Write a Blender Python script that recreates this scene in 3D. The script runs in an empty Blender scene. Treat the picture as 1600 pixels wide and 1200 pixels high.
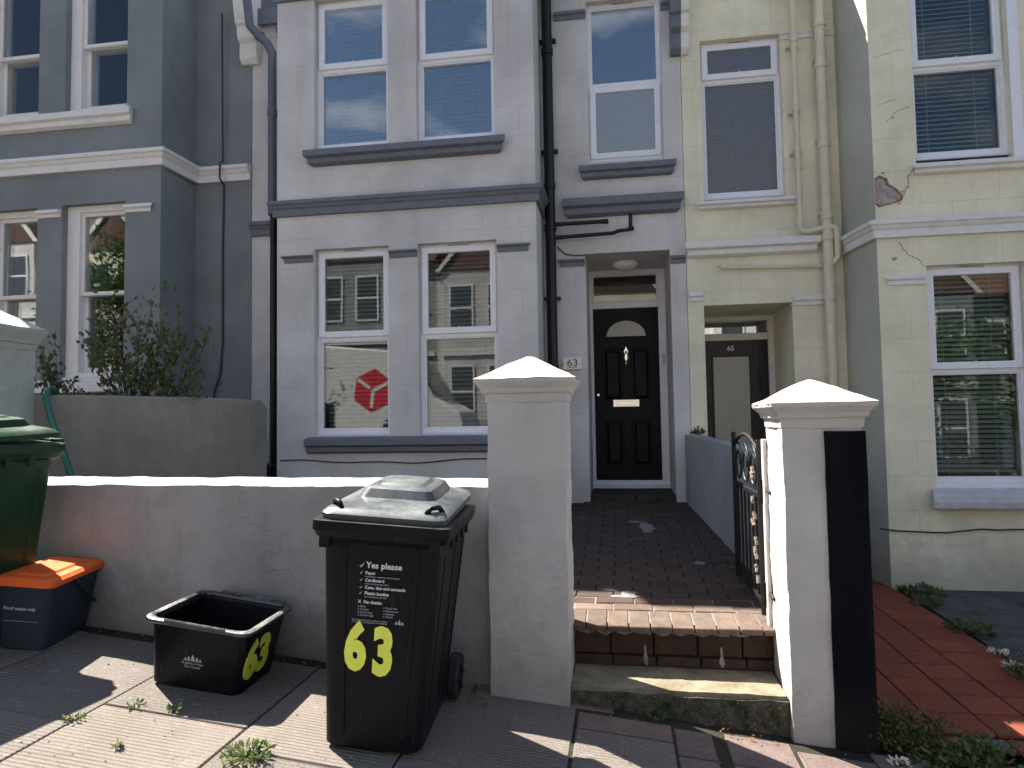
import bpy, bmesh, math, random
from mathutils import Vector, Matrix, noise
random.seed(7)
R = math.radians
sc = bpy.context.scene
col = sc.collection

# ------------------------------------------------------------------ camera
EYE = 1.40
def make_camera():
    p, r, y = R(2.9164), R(-0.9289), R(8.7722)
    fwd = Vector((-math.sin(y)*math.cos(p), math.cos(y)*math.cos(p), math.sin(p)))
    right0 = Vector((math.cos(y), math.sin(y), 0))
    up0 = right0.cross(fwd)
    right = math.cos(r)*right0 + math.sin(r)*up0
    up = -math.sin(r)*right0 + math.cos(r)*up0
    cam = bpy.data.cameras.new('camera')
    o = bpy.data.objects.new('camera', cam)
    col.objects.link(o)
    m = Matrix((right, up, -fwd)).transposed().to_4x4()
    m.translation = Vector((0, 0, EYE))
    o.matrix_world = m
    cam.sensor_width = 36
    cam.lens = 36*1080/1600
    cam.clip_start = 0.05
    cam.clip_end = 600
    sc.camera = o
make_camera()

# ------------------------------------------------------------------ light
SUN = Vector((-0.65, 0.442, 1.0)).normalized()          # towards the sun
elev = math.asin(SUN.z)
azim = math.atan2(SUN.x, SUN.y)
w = bpy.data.worlds.new('World'); sc.world = w; w.use_nodes = True
nt = w.node_tree
for n in list(nt.nodes): nt.nodes.remove(n)
def N(nt, t, **kw):
    n = nt.nodes.new(t)
    for k, v in kw.items():
        if k in n.inputs.keys() if isinstance(k, str) else False: n.inputs[k].default_value = v
        else: setattr(n, k, v)
    return n
out = nt.nodes.new('ShaderNodeOutputWorld')
bg = nt.nodes.new('ShaderNodeBackground'); bg.inputs['Strength'].default_value = 0.055
sky = nt.nodes.new('ShaderNodeTexSky'); sky.sky_type = 'NISHITA'; sky.sun_disc = False
sky.sun_elevation = elev; sky.sun_rotation = azim
sky.air_density = 1.0; sky.dust_density = 0.6; sky.ozone_density = 1.6
tc = nt.nodes.new('ShaderNodeTexCoord')
mp = nt.nodes.new('ShaderNodeMapping'); mp.inputs['Scale'].default_value = (1.0, 1.0, 2.4)
mp.inputs['Location'].default_value = (0.35, 0.2, 0.1)
nz = nt.nodes.new('ShaderNodeTexNoise'); nz.inputs['Scale'].default_value = 3.1; nz.inputs['Detail'].default_value = 9; nz.inputs['Roughness'].default_value = 0.55
rp = nt.nodes.new('ShaderNodeValToRGB'); rp.color_ramp.elements[0].position = 0.52; rp.color_ramp.elements[1].position = 0.72
mx = nt.nodes.new('ShaderNodeMix'); mx.data_type = 'RGBA'; mx.inputs[7].default_value = (7.0, 7.1, 7.4, 1)
nt.links.new(tc.outputs['Generated'], mp.inputs['Vector']); nt.links.new(mp.outputs[0], nz.inputs['Vector'])
nt.links.new(nz.outputs['Fac'], rp.inputs['Fac']); nt.links.new(rp.outputs['Color'], mx.inputs[0])
nt.links.new(sky.outputs[0], mx.inputs[6]); nt.links.new(mx.outputs[2], bg.inputs['Color']); nt.links.new(bg.outputs[0], out.inputs[0])

sl = bpy.data.lights.new('sun', 'SUN'); sl.energy = 5.0; sl.angle = R(0.5); sl.color = (1.0, 0.93, 0.82)
so = bpy.data.objects.new('sun', sl); col.objects.link(so)
so.rotation_euler = SUN.to_track_quat('Z', 'Y').to_euler()
so.location = (-10, 8, 20)

vs = sc.view_settings
vs.view_transform = 'Standard'; vs.look = 'None'; vs.gamma = 1; vs.use_curve_mapping = False
vs.exposure = 1.85
sc.render.engine = 'CYCLES'

# ------------------------------------------------------------------ materials
MATS = {}
def new_mat(name):
    m = bpy.data.materials.new(name); m.use_nodes = True
    nt = m.node_tree
    b = nt.nodes['Principled BSDF']
    return m, nt, b
def tex_noise(nt, scale, detail=5, rough=0.6, vec=None, dist=0.0):
    n = nt.nodes.new('ShaderNodeTexNoise'); n.inputs['Scale'].default_value = scale
    n.inputs['Detail'].default_value = detail; n.inputs['Roughness'].default_value = rough
    n.inputs['Distortion'].default_value = dist
    if vec is not None: nt.links.new(vec, n.inputs['Vector'])
    return n.outputs['Fac']
def ramp(nt, src, p0, p1, c0=(0,0,0,1), c1=(1,1,1,1)):
    n = nt.nodes.new('ShaderNodeValToRGB'); n.color_ramp.elements[0].position = p0; n.color_ramp.elements[1].position = p1
    n.color_ramp.elements[0].color = c0; n.color_ramp.elements[1].color = c1
    nt.links.new(src, n.inputs['Fac']); return n.outputs['Color']
def mixc(nt, fac, a, b, mode='MIX'):
    n = nt.nodes.new('ShaderNodeMix'); n.data_type = 'RGBA'; n.blend_type = mode
    if isinstance(fac, float) or isinstance(fac, int): n.inputs[0].default_value = fac
    else: nt.links.new(fac, n.inputs[0])
    for s, i in ((a, 6), (b, 7)):
        if isinstance(s, (tuple, list)): n.inputs[i].default_value = (*s[:3], 1)
        else: nt.links.new(s, n.inputs[i])
    return n.outputs[2]
def math_n(nt, op, a, b=None):
    n = nt.nodes.new('ShaderNodeMath'); n.operation = op
    for s, i in ((a, 0), (b, 1)):
        if s is None: continue
        if isinstance(s, (int, float)): n.inputs[i].default_value = s
        else: nt.links.new(s, n.inputs[i])
    return n.outputs[0]
def bump(nt, b, h, strength, dist=0.01, prev=None):
    n = nt.nodes.new('ShaderNodeBump'); n.inputs['Strength'].default_value = strength; n.inputs['Distance'].default_value = dist
    nt.links.new(h, n.inputs['Height'])
    if prev is not None: nt.links.new(prev, n.inputs['Normal'])
    nt.links.new(n.outputs[0], b.inputs['Normal']); return n.outputs[0]
def objvec(nt):
    t = nt.nodes.new('ShaderNodeTexCoord'); return t.outputs['Object']
def worldvec(nt):
    t = nt.nodes.new('ShaderNodeNewGeometry'); return t.outputs['Position']
def mapping(nt, vec, scale=(1,1,1), rot=(0,0,0), loc=(0,0,0)):
    n = nt.nodes.new('ShaderNodeMapping'); n.inputs['Scale'].default_value = scale
    n.inputs['Rotation'].default_value = rot; n.inputs['Location'].default_value = loc
    nt.links.new(vec, n.inputs['Vector']); return n.outputs[0]

def stucco(name, c, bumpy=0.25, ashlar=False, dirt=0.25, dirtcol=(0.16,0.14,0.12), rough=0.85, streak=0.15, cracks=0.0, fine=160, stain_h=None, patch=None, spec=0.3):
    """painted render: trowel relief, ashlar lining, streaks and base dirt; all in world space"""
    m, nt, b = new_mat(name)
    v = worldvec(nt)
    big = tex_noise(nt, 1.3, 6, 0.6, v)
    mid = tex_noise(nt, 9, 6, 0.65, v)
    fin = tex_noise(nt, fine, 3, 0.6, v)
    lump = tex_noise(nt, 28, 5, 0.6, v)
    cd = tuple(x*0.82 for x in c); cl = tuple(min(1, x*1.10) for x in c)
    base = mixc(nt, ramp(nt, big, 0.35, 0.68), cd, cl)
    base = mixc(nt, math_n(nt, 'MULTIPLY', ramp(nt, mid, 0.5, 0.75), 0.25), base, tuple(x*0.75 for x in c))
    # vertical streaks
    sv = mapping(nt, v, scale=(9, 9, 0.45))
    st = tex_noise(nt, 1.0, 5, 0.7, sv)
    base = mixc(nt, math_n(nt, 'MULTIPLY', ramp(nt, st, 0.52, 0.78), streak), base, dirtcol)
    if stain_h is not None:      # splash dirt near the foot
        sx = nt.nodes.new('ShaderNodeSeparateXYZ'); nt.links.new(v, sx.inputs[0])
        g = math_n(nt, 'ADD', sx.outputs['Z'], math_n(nt, 'MULTIPLY', sx.outputs['X'], stain_h[1]))
        g = math_n(nt, 'SUBTRACT', g, stain_h[0])
        g = math_n(nt, 'ADD', g, math_n(nt, 'MULTIPLY', math_n(nt, 'SUBTRACT', mid, 0.5), -0.5))
        g = ramp(nt, g, 0.0, 0.30, (1,1,1,1), (0,0,0,1))
        base = mixc(nt, math_n(nt, 'MULTIPLY', g, dirt), base, dirtcol)
    if patch is not None:
        pn = tex_noise(nt, 2.2, 5, 0.65, mapping(nt, v, loc=(3.1, 1.2, 5)))
        base = mixc(nt, math_n(nt, 'MULTIPLY', ramp(nt, pn, 0.5, 0.68), 0.55), base, patch)
    h = math_n(nt, 'ADD', math_n(nt, 'MULTIPLY', fin, 0.35), math_n(nt, 'MULTIPLY', lump, 0.8))
    if cracks > 0:
        cv = nt.nodes.new('ShaderNodeTexVoronoi'); cv.feature = 'DISTANCE_TO_EDGE'; cv.inputs['Scale'].default_value = 1.15
        wv = nt.nodes.new('ShaderNodeVectorMath'); wv.operation = 'ADD'
        wn = nt.nodes.new('ShaderNodeTexNoise'); wn.inputs['Scale'].default_value = 2.2; wn.inputs['Detail'].default_value = 6
        nt.links.new(v, wn.inputs['Vector']); nt.links.new(v, wv.inputs[0]); nt.links.new(wn.outputs['Color'], wv.inputs[1])
        nt.links.new(wv.outputs[0], cv.inputs['Vector'])
        ck = ramp(nt, cv.outputs['Distance'], 0.002, 0.009, (1,1,1,1), (0,0,0,1))
        gate = ramp(nt, tex_noise(nt, 1.9, 3, 0.5, mapping(nt, v, loc=(9,2,4))), 0.5, 0.6)
        ck = math_n(nt, 'MULTIPLY', ck, gate)
        base = mixc(nt, math_n(nt, 'MULTIPLY', ck, cracks), base, (0.07, 0.06, 0.05))
        h = math_n(nt, 'SUBTRACT', h, math_n(nt, 'MULTIPLY', ck, 0.6))
    if ashlar:
        bt = nt.nodes.new('ShaderNodeTexBrick')
        av = mapping(nt, v, rot=(R(90), 0, 0))
        cx = nt.nodes.new('ShaderNodeCombineXYZ'); sp = nt.nodes.new('ShaderNodeSeparateXYZ'); nt.links.new(v, sp.inputs[0])
        xx = math_n(nt, 'ADD', sp.outputs['X'], math_n(nt, 'MULTIPLY', sp.outputs['Y'], 0.9))
        nt.links.new(xx, cx.inputs[0]); nt.links.new(sp.outputs['Z'], cx.inputs[1])
        nt.links.new(cx.outputs[0], bt.inputs['Vector'])
        bt.inputs['Scale'].default_value = 1.0; bt.inputs['Brick Width'].default_value = 0.74; bt.inputs['Row Height'].default_value = 0.29
        bt.inputs['Mortar Size'].default_value = 0.0035; bt.inputs['Mortar Smooth'].default_value = 0.3
        gate = ramp(nt, tex_noise(nt, 1.6, 2, 0.5, mapping(nt, v, loc=(1,7,3))), 0.40, 0.56)
        line = math_n(nt, 'MULTIPLY', bt.outputs['Fac'], gate)
        fin2 = tex_noise(nt, 420, 2, 0.5, v); h = math_n(nt, 'ADD', h, math_n(nt, 'MULTIPLY', fin2, 0.2))
        h = math_n(nt, 'SUBTRACT', h, math_n(nt, 'MULTIPLY', line, 0.9))
        base = mixc(nt, math_n(nt, 'MULTIPLY', line, 0.42), base, tuple(x*0.55 for x in c))
    nt.links.new(base, b.inputs['Base Color']); b.inputs['Roughness'].default_value = rough
    b.inputs['Specular IOR Level'].default_value = spec
    bump(nt, b, h, bumpy, 0.012)
    MATS[name] = m; return m

def paint(name, c, rough=0.35, var=0.12, bumpy=0.05, spec=0.5, scale=14, dirt=0.0, metallic=0.0):
    m, nt, b = new_mat(name)
    v = worldvec(nt)
    n1 = tex_noise(nt, scale, 5, 0.6, v)
    cc = mixc(nt, ramp(nt, n1, 0.3, 0.72), tuple(x*(1-var) for x in c), tuple(min(1, x*(1+var)) for x in c))
    if dirt:
        n2 = tex_noise(nt, 5, 7, 0.7, v)
        cc = mixc(nt, math_n(nt, 'MULTIPLY', ramp(nt, n2, 0.5, 0.72), dirt), cc, (0.12, 0.10, 0.08))
    nt.links.new(cc, b.inputs['Base Color'])
    rr = ramp(nt, tex_noise(nt, 23, 4, 0.6, v), 0.3, 0.7, (rough*0.8,)*3+(1,), (min(1, rough*1.25),)*3+(1,))
    nt.links.new(rr, b.inputs['Roughness']); b.inputs['Specular IOR Level'].default_value = spec
    b.inputs['Metallic'].default_value = metallic
    if bumpy: bump(nt, b, tex_noise(nt, 60, 4, 0.6, v), bumpy, 0.004)
    MATS[name] = m; return m

def plastic(name, c, rough=0.42, dust_glare=0.25, dust_glare_col=(0.30, 0.28, 0.25), spec=0.16):
    m, nt, b = new_mat(name)
    v = objvec(nt)
    g = nt.nodes.new('ShaderNodeNewGeometry')
    n1 = tex_noise(nt, 3.5, 7, 0.68, v)
    n2 = tex_noise(nt, 70, 3, 0.7, v)
    d = ramp(nt, math_n(nt, 'ADD', math_n(nt, 'MULTIPLY', n1, 0.7), math_n(nt, 'MULTIPLY', n2, 0.3)), 0.44, 0.66)
    # dustier on faces that look up; bin_lid and box_rim add painted sun glare
    sx = nt.nodes.new('ShaderNodeSeparateXYZ'); nt.links.new(g.outputs['Normal'], sx.inputs[0])
    upf = ramp(nt, sx.outputs['Z'], 0.45, 0.95)
    f = math_n(nt, 'MULTIPLY', d, math_n(nt, 'ADD', math_n(nt, 'MULTIPLY', upf, dust_glare), dust_glare*0.12))
    cc = mixc(nt, f, c, dust_glare_col)
    # scratches
    sv = mapping(nt, v, scale=(80, 80, 3), rot=(0, R(12), 0))
    s = ramp(nt, tex_noise(nt, 1.0, 2, 0.5, sv), 0.70, 0.74)
    cc = mixc(nt, math_n(nt, 'MULTIPLY', s, 0.10), cc, dust_glare_col)
    nt.links.new(cc, b.inputs['Base Color'])
    rr = ramp(nt, n1, 0.3, 0.7, (rough*0.75,)*3+(1,), (min(1, rough*1.3),)*3+(1,))
    nt.links.new(rr, b.inputs['Roughness'])
    bump(nt, b, tex_noise(nt, 260, 2, 0.5, v), 0.12, 0.0015); b.inputs['Specular IOR Level'].default_value = spec
    MATS[name] = m; return m

def piece(name, c1, c2, rough=0.85, bumpy=0.4, fine=90, dirt=(0.05,0.045,0.04), dirtamt=0.5):
    """bricks and tiles: each object takes its own tone"""
    m, nt, b = new_mat(name)
    v = worldvec(nt)
    oi = nt.nodes.new('ShaderNodeObjectInfo')
    cc = mixc(nt, oi.outputs['Random'], c1, c2)
    n1 = tex_noise(nt, 7, 7, 0.7, v)
    cc = mixc(nt, math_n(nt, 'MULTIPLY', ramp(nt, n1, 0.42, 0.66), dirtamt), cc, dirt)
    n2 = tex_noise(nt, fine, 5, 0.7, v)
    cc = mixc(nt, ramp(nt, n2, 0.35, 0.75), cc, mixc(nt, 0.45, cc, tuple(min(1, x*1.9) for x in c1)))
    nt.links.new(cc, b.inputs['Base Color']); b.inputs['Roughness'].default_value = rough
    b.inputs['Specular IOR Level'].default_value = 0.25
    bump(nt, b, n2, bumpy, 0.004)
    MATS[name] = m; return m

stucco('stucco_grey', (0.595, 0.572, 0.56), 0.38, ashlar=True, streak=0.20, dirtcol=(0.28,0.26,0.23))
stucco('stucco_blue', (0.210, 0.228, 0.240), 0.14, streak=0.06, dirtcol=(0.1,0.1,0.1))
stucco('stucco_yellow', (0.77, 0.72, 0.55), 0.38, ashlar=True, streak=0.18, cracks=0.08, dirtcol=(0.30,0.27,0.2), stain_h=(0.05, 0.0), dirt=0.5)
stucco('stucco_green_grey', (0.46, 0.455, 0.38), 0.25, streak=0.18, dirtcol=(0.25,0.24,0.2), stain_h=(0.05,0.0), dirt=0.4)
stucco('stucco_wall', (0.35, 0.342, 0.345), 0.55, streak=0.24, cracks=0.03, stain_h=(0.08, 0.105), dirt=0.6, dirtcol=(0.15,0.13,0.10), patch=(0.27,0.25,0.24))
stucco('stucco_pillar', (0.52, 0.50, 0.488), 0.60, streak=0.12, cracks=0.0, stain_h=(0.10, 0.105), dirt=0.45, dirtcol=(0.22,0.19,0.16))
stucco('stucco_pillar_cool', (0.42, 0.43, 0.40), 0.30, streak=0.2, dirtcol=(0.2,0.2,0.17))
stucco('cap_paint', (0.62, 0.57, 0.52), 0.95, streak=0.05, patch=(0.45,0.33,0.26))
stucco('cement', (0.235, 0.22, 0.185), 0.55, streak=0.35, dirtcol=(0.12,0.11,0.085), patch=(0.27,0.27,0.25), fine=110)
stucco('path_wall_paint', (0.30, 0.31, 0.30), 0.7, streak=0.25, dirtcol=(0.10,0.11,0.11), fine=90)
stucco('black_paint', (0.005, 0.0055, 0.009), 0.35, streak=0.35, stain_h=(.02,.105), dirt=0.5, dirtcol=(0.028,0.026,0.024), rough=0.9, spec=0.08)
paint('trim_slate', (0.125, 0.14, 0.17), 0.55, 0.15, 0.12, dirt=0.1)
paint('trim_white', (0.70, 0.68, 0.66), 0.55, 0.06, 0.15, dirt=0.15)
paint('trim_sill', (0.50, 0.49, 0.50), 0.6, 0.12, 0.5, dirt=0.2)
paint('upvc', (0.76, 0.76, 0.79), 0.3, 0.03, 0.0, dirt=0.06)
paint('wood_white', (0.74, 0.71, 0.69), 0.45, 0.05, 0.08, dirt=0.12)
paint('gloss_black', (0.005, 0.005, 0.007), 0.35, 0.2, 0.04, spec=0.35)
paint('door_black', (0.003, 0.0035, 0.008), 0.38, 0.15, 0.03, spec=0.14)
paint('iron', (0.007, 0.007, 0.009), 0.5, 0.3, 0.4, dirt=0.1, spec=0.3)
paint('rust_paint', (0.25, 0.20, 0.16), 0.7, 0.3, 0.4)
paint('pipe_yellow', (0.62, 0.57, 0.43), 0.5, 0.08, 0.1, dirt=0.15)
paint('pipe_slate', (0.10, 0.115, 0.15), 0.5, 0.1, 0.1)
paint('chrome', (0.75, 0.72, 0.66), 0.18, 0.05, 0.0, metallic=1.0)
paint('ceramic', (0.72, 0.70, 0.62), 0.2, 0.03, 0.0)
paint('dark_cable', (0.03, 0.028, 0.028), 0.5, 0.2, 0.0)
paint('rubber', (0.014, 0.014, 0.014), 0.75, 0.2, 0.2)
paint('hose_green', (0.015, 0.12, 0.09), 0.35, 0.1, 0.0)
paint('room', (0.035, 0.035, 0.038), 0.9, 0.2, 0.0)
paint('slat', (0.20, 0.225, 0.21), 0.5, 0.04, 0.0)
paint('slat_white', (0.40, 0.47, 0.41), 0.5, 0.04, 0.0)
paint('curtain', (0.22, 0.24, 0.21), 0.9, 0.1, 0.0)
paint('curtain_blue', (0.05, 0.07, 0.11), 0.9, 0.1, 0.0)
paint('yellow_sticker', (0.72, 0.80, 0.10), 0.4, 0.05, 0.0)
paint('print_white', (0.62, 0.64, 0.66), 0.5, 0.05, 0.0)
paint('print_grey', (0.32, 0.36, 0.40), 0.5, 0.05, 0.0)
paint('lamp_glass', (0.75, 0.72, 0.66), 0.25, 0.05, 0.0)
paint('red_vinyl', (0.62, 0.012, 0.03), 0.35, 0.05, 0.0)
paint('van_white', (0.80, 0.80, 0.80), 0.25, 0.03, 0.0)
paint('exposed_plaster', (0.36, 0.31, 0.28), 0.9, 0.35, 0.8, scale=22, dirt=0.4)
paint('exposed_edge', (0.22, 0.11, 0.09), 0.9, 0.35, 0.8, scale=40)
plastic('bin_black', (0.0045, 0.005, 0.0075), 0.42, 0.12)
plastic('bin_lid', (0.03, 0.038, 0.045), 0.34, 0.9, (0.17, 0.19, 0.19), spec=0.5)  # dusty up-facing tone lightened to paint in a sun glint
plastic('box_rim', (0.03, 0.032, 0.036), 0.30, 1.3, (0.34, 0.34, 0.33), spec=0.6)  # pale up-facing tone is wear plus sun glare painted into the colour
plastic('box_black', (0.004, 0.0045, 0.007), 0.36, 0.12)
plastic('caddy_grey', (0.025, 0.034, 0.050), 0.5, 0.2)
plastic('caddy_orange', (0.75, 0.13, 0.025), 0.5, 0.25, (0.5, 0.3, 0.2))
plastic('bin_green', (0.010, 0.040, 0.018), 0.38, 0.6, (0.16,0.2,0.15))
piece('brick_dark', (0.060, 0.034, 0.027), (0.035, 0.022, 0.018), dirt=(0.014,0.014,0.010), dirtamt=0.9)
piece('brick', (0.066, 0.045, 0.037), (0.040, 0.030, 0.027), dirt=(0.02,0.017,0.015), dirtamt=0.5)
piece('brick_nosing', (0.15, 0.11, 0.088), (0.085, 0.058, 0.047), dirt=(0.035,0.026,0.022), dirtamt=0.75)
piece('red_tile', (0.235, 0.054, 0.026), (0.15, 0.036, 0.021), 0.75, 0.25, 60, dirtamt=0.45)
piece('roof_tile', (0.13, 0.07, 0.055), (0.085, 0.05, 0.045), dirtamt=0.4)
piece('kerb_stone', (0.25, 0.24, 0.23), (0.2, 0.19, 0.18))
piece('pink_sett', (0.17, 0.12, 0.108), (0.11, 0.09, 0.083), dirtamt=0.75)

def slab_mat():
    m, nt, b = new_mat('paving'); v = worldvec(nt)
    oi = nt.nodes.new('ShaderNodeObjectInfo')
    cc = mixc(nt, oi.outputs['Random'], (0.18, 0.155, 0.135), (0.125, 0.110, 0.100))
    n1 = tex_noise(nt, 3, 8, 0.7, v)
    cc = mixc(nt, math_n(nt, 'MULTIPLY', ramp(nt, n1, 0.45, 0.7), 0.45), cc, (0.11, 0.10, 0.085))
    n2 = tex_noise(nt, 150, 3, 0.8, v)
    cc = mixc(nt, math_n(nt, 'MULTIPLY', ramp(nt, n2, 0.48, 0.62), 0.55), cc, (0.30, 0.26, 0.225))
    n3 = tex_noise(nt, 22, 6, 0.7, v)
    cc = mixc(nt, math_n(nt, 'MULTIPLY', ramp(nt, n3, 0.60, 0.66), 0.35), cc, (0.36, 0.35, 0.33))
    n4 = tex_noise(nt, 31, 2, 0.4, mapping(nt, v, loc=(2, 8, 1)))
    cc = mixc(nt, math_n(nt, 'MULTIPLY', ramp(nt, n4, 0.70, 0.74), 0.6), cc, (0.05, 0.047, 0.045))
    wv = nt.nodes.new('ShaderNodeTexWave'); wv.bands_direction = 'Y'; wv.inputs['Scale'].default_value = 14.0
    wv.inputs['Distortion'].default_value = 0.25; wv.inputs['Detail'].default_value = 2
    nt.links.new(v, wv.inputs['Vector'])
    rib = wv.outputs['Fac']
    wear = ramp(nt, tex_noise(nt, 2.2, 4, 0.6, mapping(nt, v, loc=(4,3,1))), 0.38, 0.60)
    rb = math_n(nt, 'MULTIPLY', rib, wear)
    cc = mixc(nt, math_n(nt, 'MULTIPLY', math_n(nt, 'SUBTRACT', wear, rb), 0.25), cc, (0.10, 0.085, 0.075))
    nt.links.new(cc, b.inputs['Base Color']); b.inputs['Roughness'].default_value = 0.9
    b.inputs['Specular IOR Level'].default_value = 0.2
    p = bump(nt, b, n2, 0.5, 0.004)
    bump(nt, b, rb, 0.8, 0.006, p)
    MATS['paving'] = m
slab_mat()
def ground_mat(name, c1, c2, sc_=6, bumpy=0.6, speck=None):
    m, nt, b = new_mat(name); v = worldvec(nt)
    cc = mixc(nt, ramp(nt, tex_noise(nt, sc_, 8, 0.7, v), 0.35, 0.68), c1, c2)
    f = tex_noise(nt, 90, 5, 0.75, v)
    if speck: cc = mixc(nt, ramp(nt, f, 0.58, 0.64), cc, speck)
    nt.links.new(cc, b.inputs['Base Color']); b.inputs['Roughness'].default_value = 0.93
    b.inputs['Specular IOR Level'].default_value = 0.15
    h = math_n(nt, 'ADD', f, math_n(nt, 'MULTIPLY', tex_noise(nt, 14, 6, 0.7, v), 1.5))
    bump(nt, b, h, bumpy, 0.02); MATS[name] = m
ground_mat('earth', (0.045, 0.038, 0.028), (0.10, 0.085, 0.065))
ground_mat('asphalt', (0.045, 0.045, 0.047), (0.065, 0.064, 0.062), 3, 0.4, (0.12,0.12,0.12))
ground_mat('mortar', (0.11, 0.095, 0.08), (0.20, 0.175, 0.15), 12, 0.5)
ground_mat('moss_concrete', (0.035, 0.037, 0.020), (0.20, 0.185, 0.145), 13, 1.0, (0.34,0.33,0.28))
ground_mat('tread_concrete', (0.17, 0.15, 0.10), (0.34, 0.30, 0.22), 7, 0.6, (0.12,0.11,0.075))
ground_mat('bed_concrete', (0.05, 0.052, 0.05), (0.14, 0.14, 0.13), 4, 0.7, (0.2,0.2,0.2))
ground_mat('joint_dark', (0.03, 0.028, 0.022), (0.055, 0.05, 0.035), 12, 0.6)
ground_mat('lime_mortar', (0.16, 0.15, 0.135), (0.34, 0.32, 0.29), 15, 0.4)
ground_mat('lime_stain', (0.12, 0.115, 0.11), (0.36, 0.34, 0.32), 40, 0.4)

def leaf_mat(name, c1, c2):
    m, nt, b = new_mat(name)
    v = worldvec(nt)
    n = tex_noise(nt, 17, 3, 0.7, v)
    cc = mixc(nt, ramp(nt, n, 0.35, 0.65), c1, c2)
    nt.links.new(cc, b.inputs['Base Color']); b.inputs['Roughness'].default_value = 0.5
    tr = nt.nodes.new('ShaderNodeBsdfTranslucent'); nt.links.new(cc, tr.inputs['Color'])
    ms = nt.nodes.new('ShaderNodeMixShader'); ms.inputs[0].default_value = 0.3
    o = nt.nodes['Material Output']
    nt.links.new(b.outputs[0], ms.inputs[1]); nt.links.new(tr.outputs[0], ms.inputs[2]); nt.links.new(ms.outputs[0], o.inputs[0])
    MATS[name] = m
leaf_mat('leaf_olive', (0.06, 0.075, 0.03), (0.19, 0.18, 0.085))
leaf_mat('leaf_green', (0.03, 0.075, 0.015), (0.10, 0.17, 0.04))
leaf_mat('leaf_pale', (0.16, 0.20, 0.07), (0.32, 0.33, 0.16))
leaf_mat('leaf_rust', (0.12, 0.075, 0.02), (0.06, 0.08, 0.02))
leaf_mat('leaf_fallen', (0.28, 0.10, 0.03), (0.18, 0.10, 0.04))
leaf_mat('petal', (0.75, 0.72, 0.60), (0.85, 0.8, 0.65))
paint('twig', (0.06, 0.042, 0.03), 0.8, 0.3, 0.3)

def glass_mat(name, refl, tint=(0.9,0.93,0.93), rough=0.0, wob=0.006, frost=None, k=1.5):
    m, nt, b = new_mat(name); nt.nodes.remove(b)
    o = nt.nodes['Material Output']; v = worldvec(nt)
    gl = nt.nodes.new('ShaderNodeBsdfGlossy'); gl.inputs['Roughness'].default_value = rough; gl.inputs['Color'].default_value = (1,1,1,1)
    bn = nt.nodes.new('ShaderNodeBump'); bn.inputs['Strength'].default_value = wob; bn.inputs['Distance'].default_value = 0.05
    nt.links.new(tex_noise(nt, 1.7 if frost is None else 60, 2, 0.5, v), bn.inputs['Height'])
    nt.links.new(bn.outputs[0], gl.inputs['Normal'])
    if frost is None:
        tr = nt.nodes.new('ShaderNodeBsdfTransparent'); tr.inputs['Color'].default_value = (*tint, 1)
    else:
        tr = nt.nodes.new('ShaderNodeBsdfDiffuse'); tr.inputs['Color'].default_value = (*frost, 1)
    lw = nt.nodes.new('ShaderNodeFresnel'); lw.inputs['IOR'].default_value = 1.5
    f = math_n(nt, 'ADD', math_n(nt, 'MULTIPLY', lw.outputs[0], k), refl)
    ms = nt.nodes.new('ShaderNodeMixShader'); nt.links.new(f, ms.inputs[0])
    nt.links.new(tr.outputs[0], ms.inputs[1]); nt.links.new(gl.outputs[0], ms.inputs[2]); nt.links.new(ms.outputs[0], o.inputs[0])
    MATS[name] = m
glass_mat('glass', 0.015, k=1.1)
glass_mat('glass_strong', 0.11)
glass_mat('glass_dark', 0.0, k=0.7)
glass_mat('glass_obscure', 0.04, rough=0.12, wob=0.25, frost=(0.055, 0.062, 0.070))
glass_mat('glass_frosted', 0.05, rough=0.25, wob=0.2, frost=(0.20, 0.24, 0.27))
glass_mat('glass_panel', 0.05, rough=0.18, wob=0.1, frost=(0.10, 0.11, 0.105))
M = MATS

# ------------------------------------------------------------------ object helpers
def wloc(o):
    v = Vector((0, 0, 0))
    while o is not None:
        v = v + o.location; o = o.parent
    return v
def tag(o, label=None, cat=None, group=None, kind=None):
    if label: o['label'] = label
    if cat: o['category'] = cat
    if group: o['group'] = group
    if kind: o['kind'] = kind
    return o
def empty(name, loc, label, cat, group=None, rot=None):
    o = bpy.data.objects.new(name, None); col.objects.link(o); o.location = loc
    o.empty_display_size = 0.1
    if rot is not None:
        o.rotation_mode = 'QUATERNION'; o.rotation_quaternion = rot
    return tag(o, label, cat, group)

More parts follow.
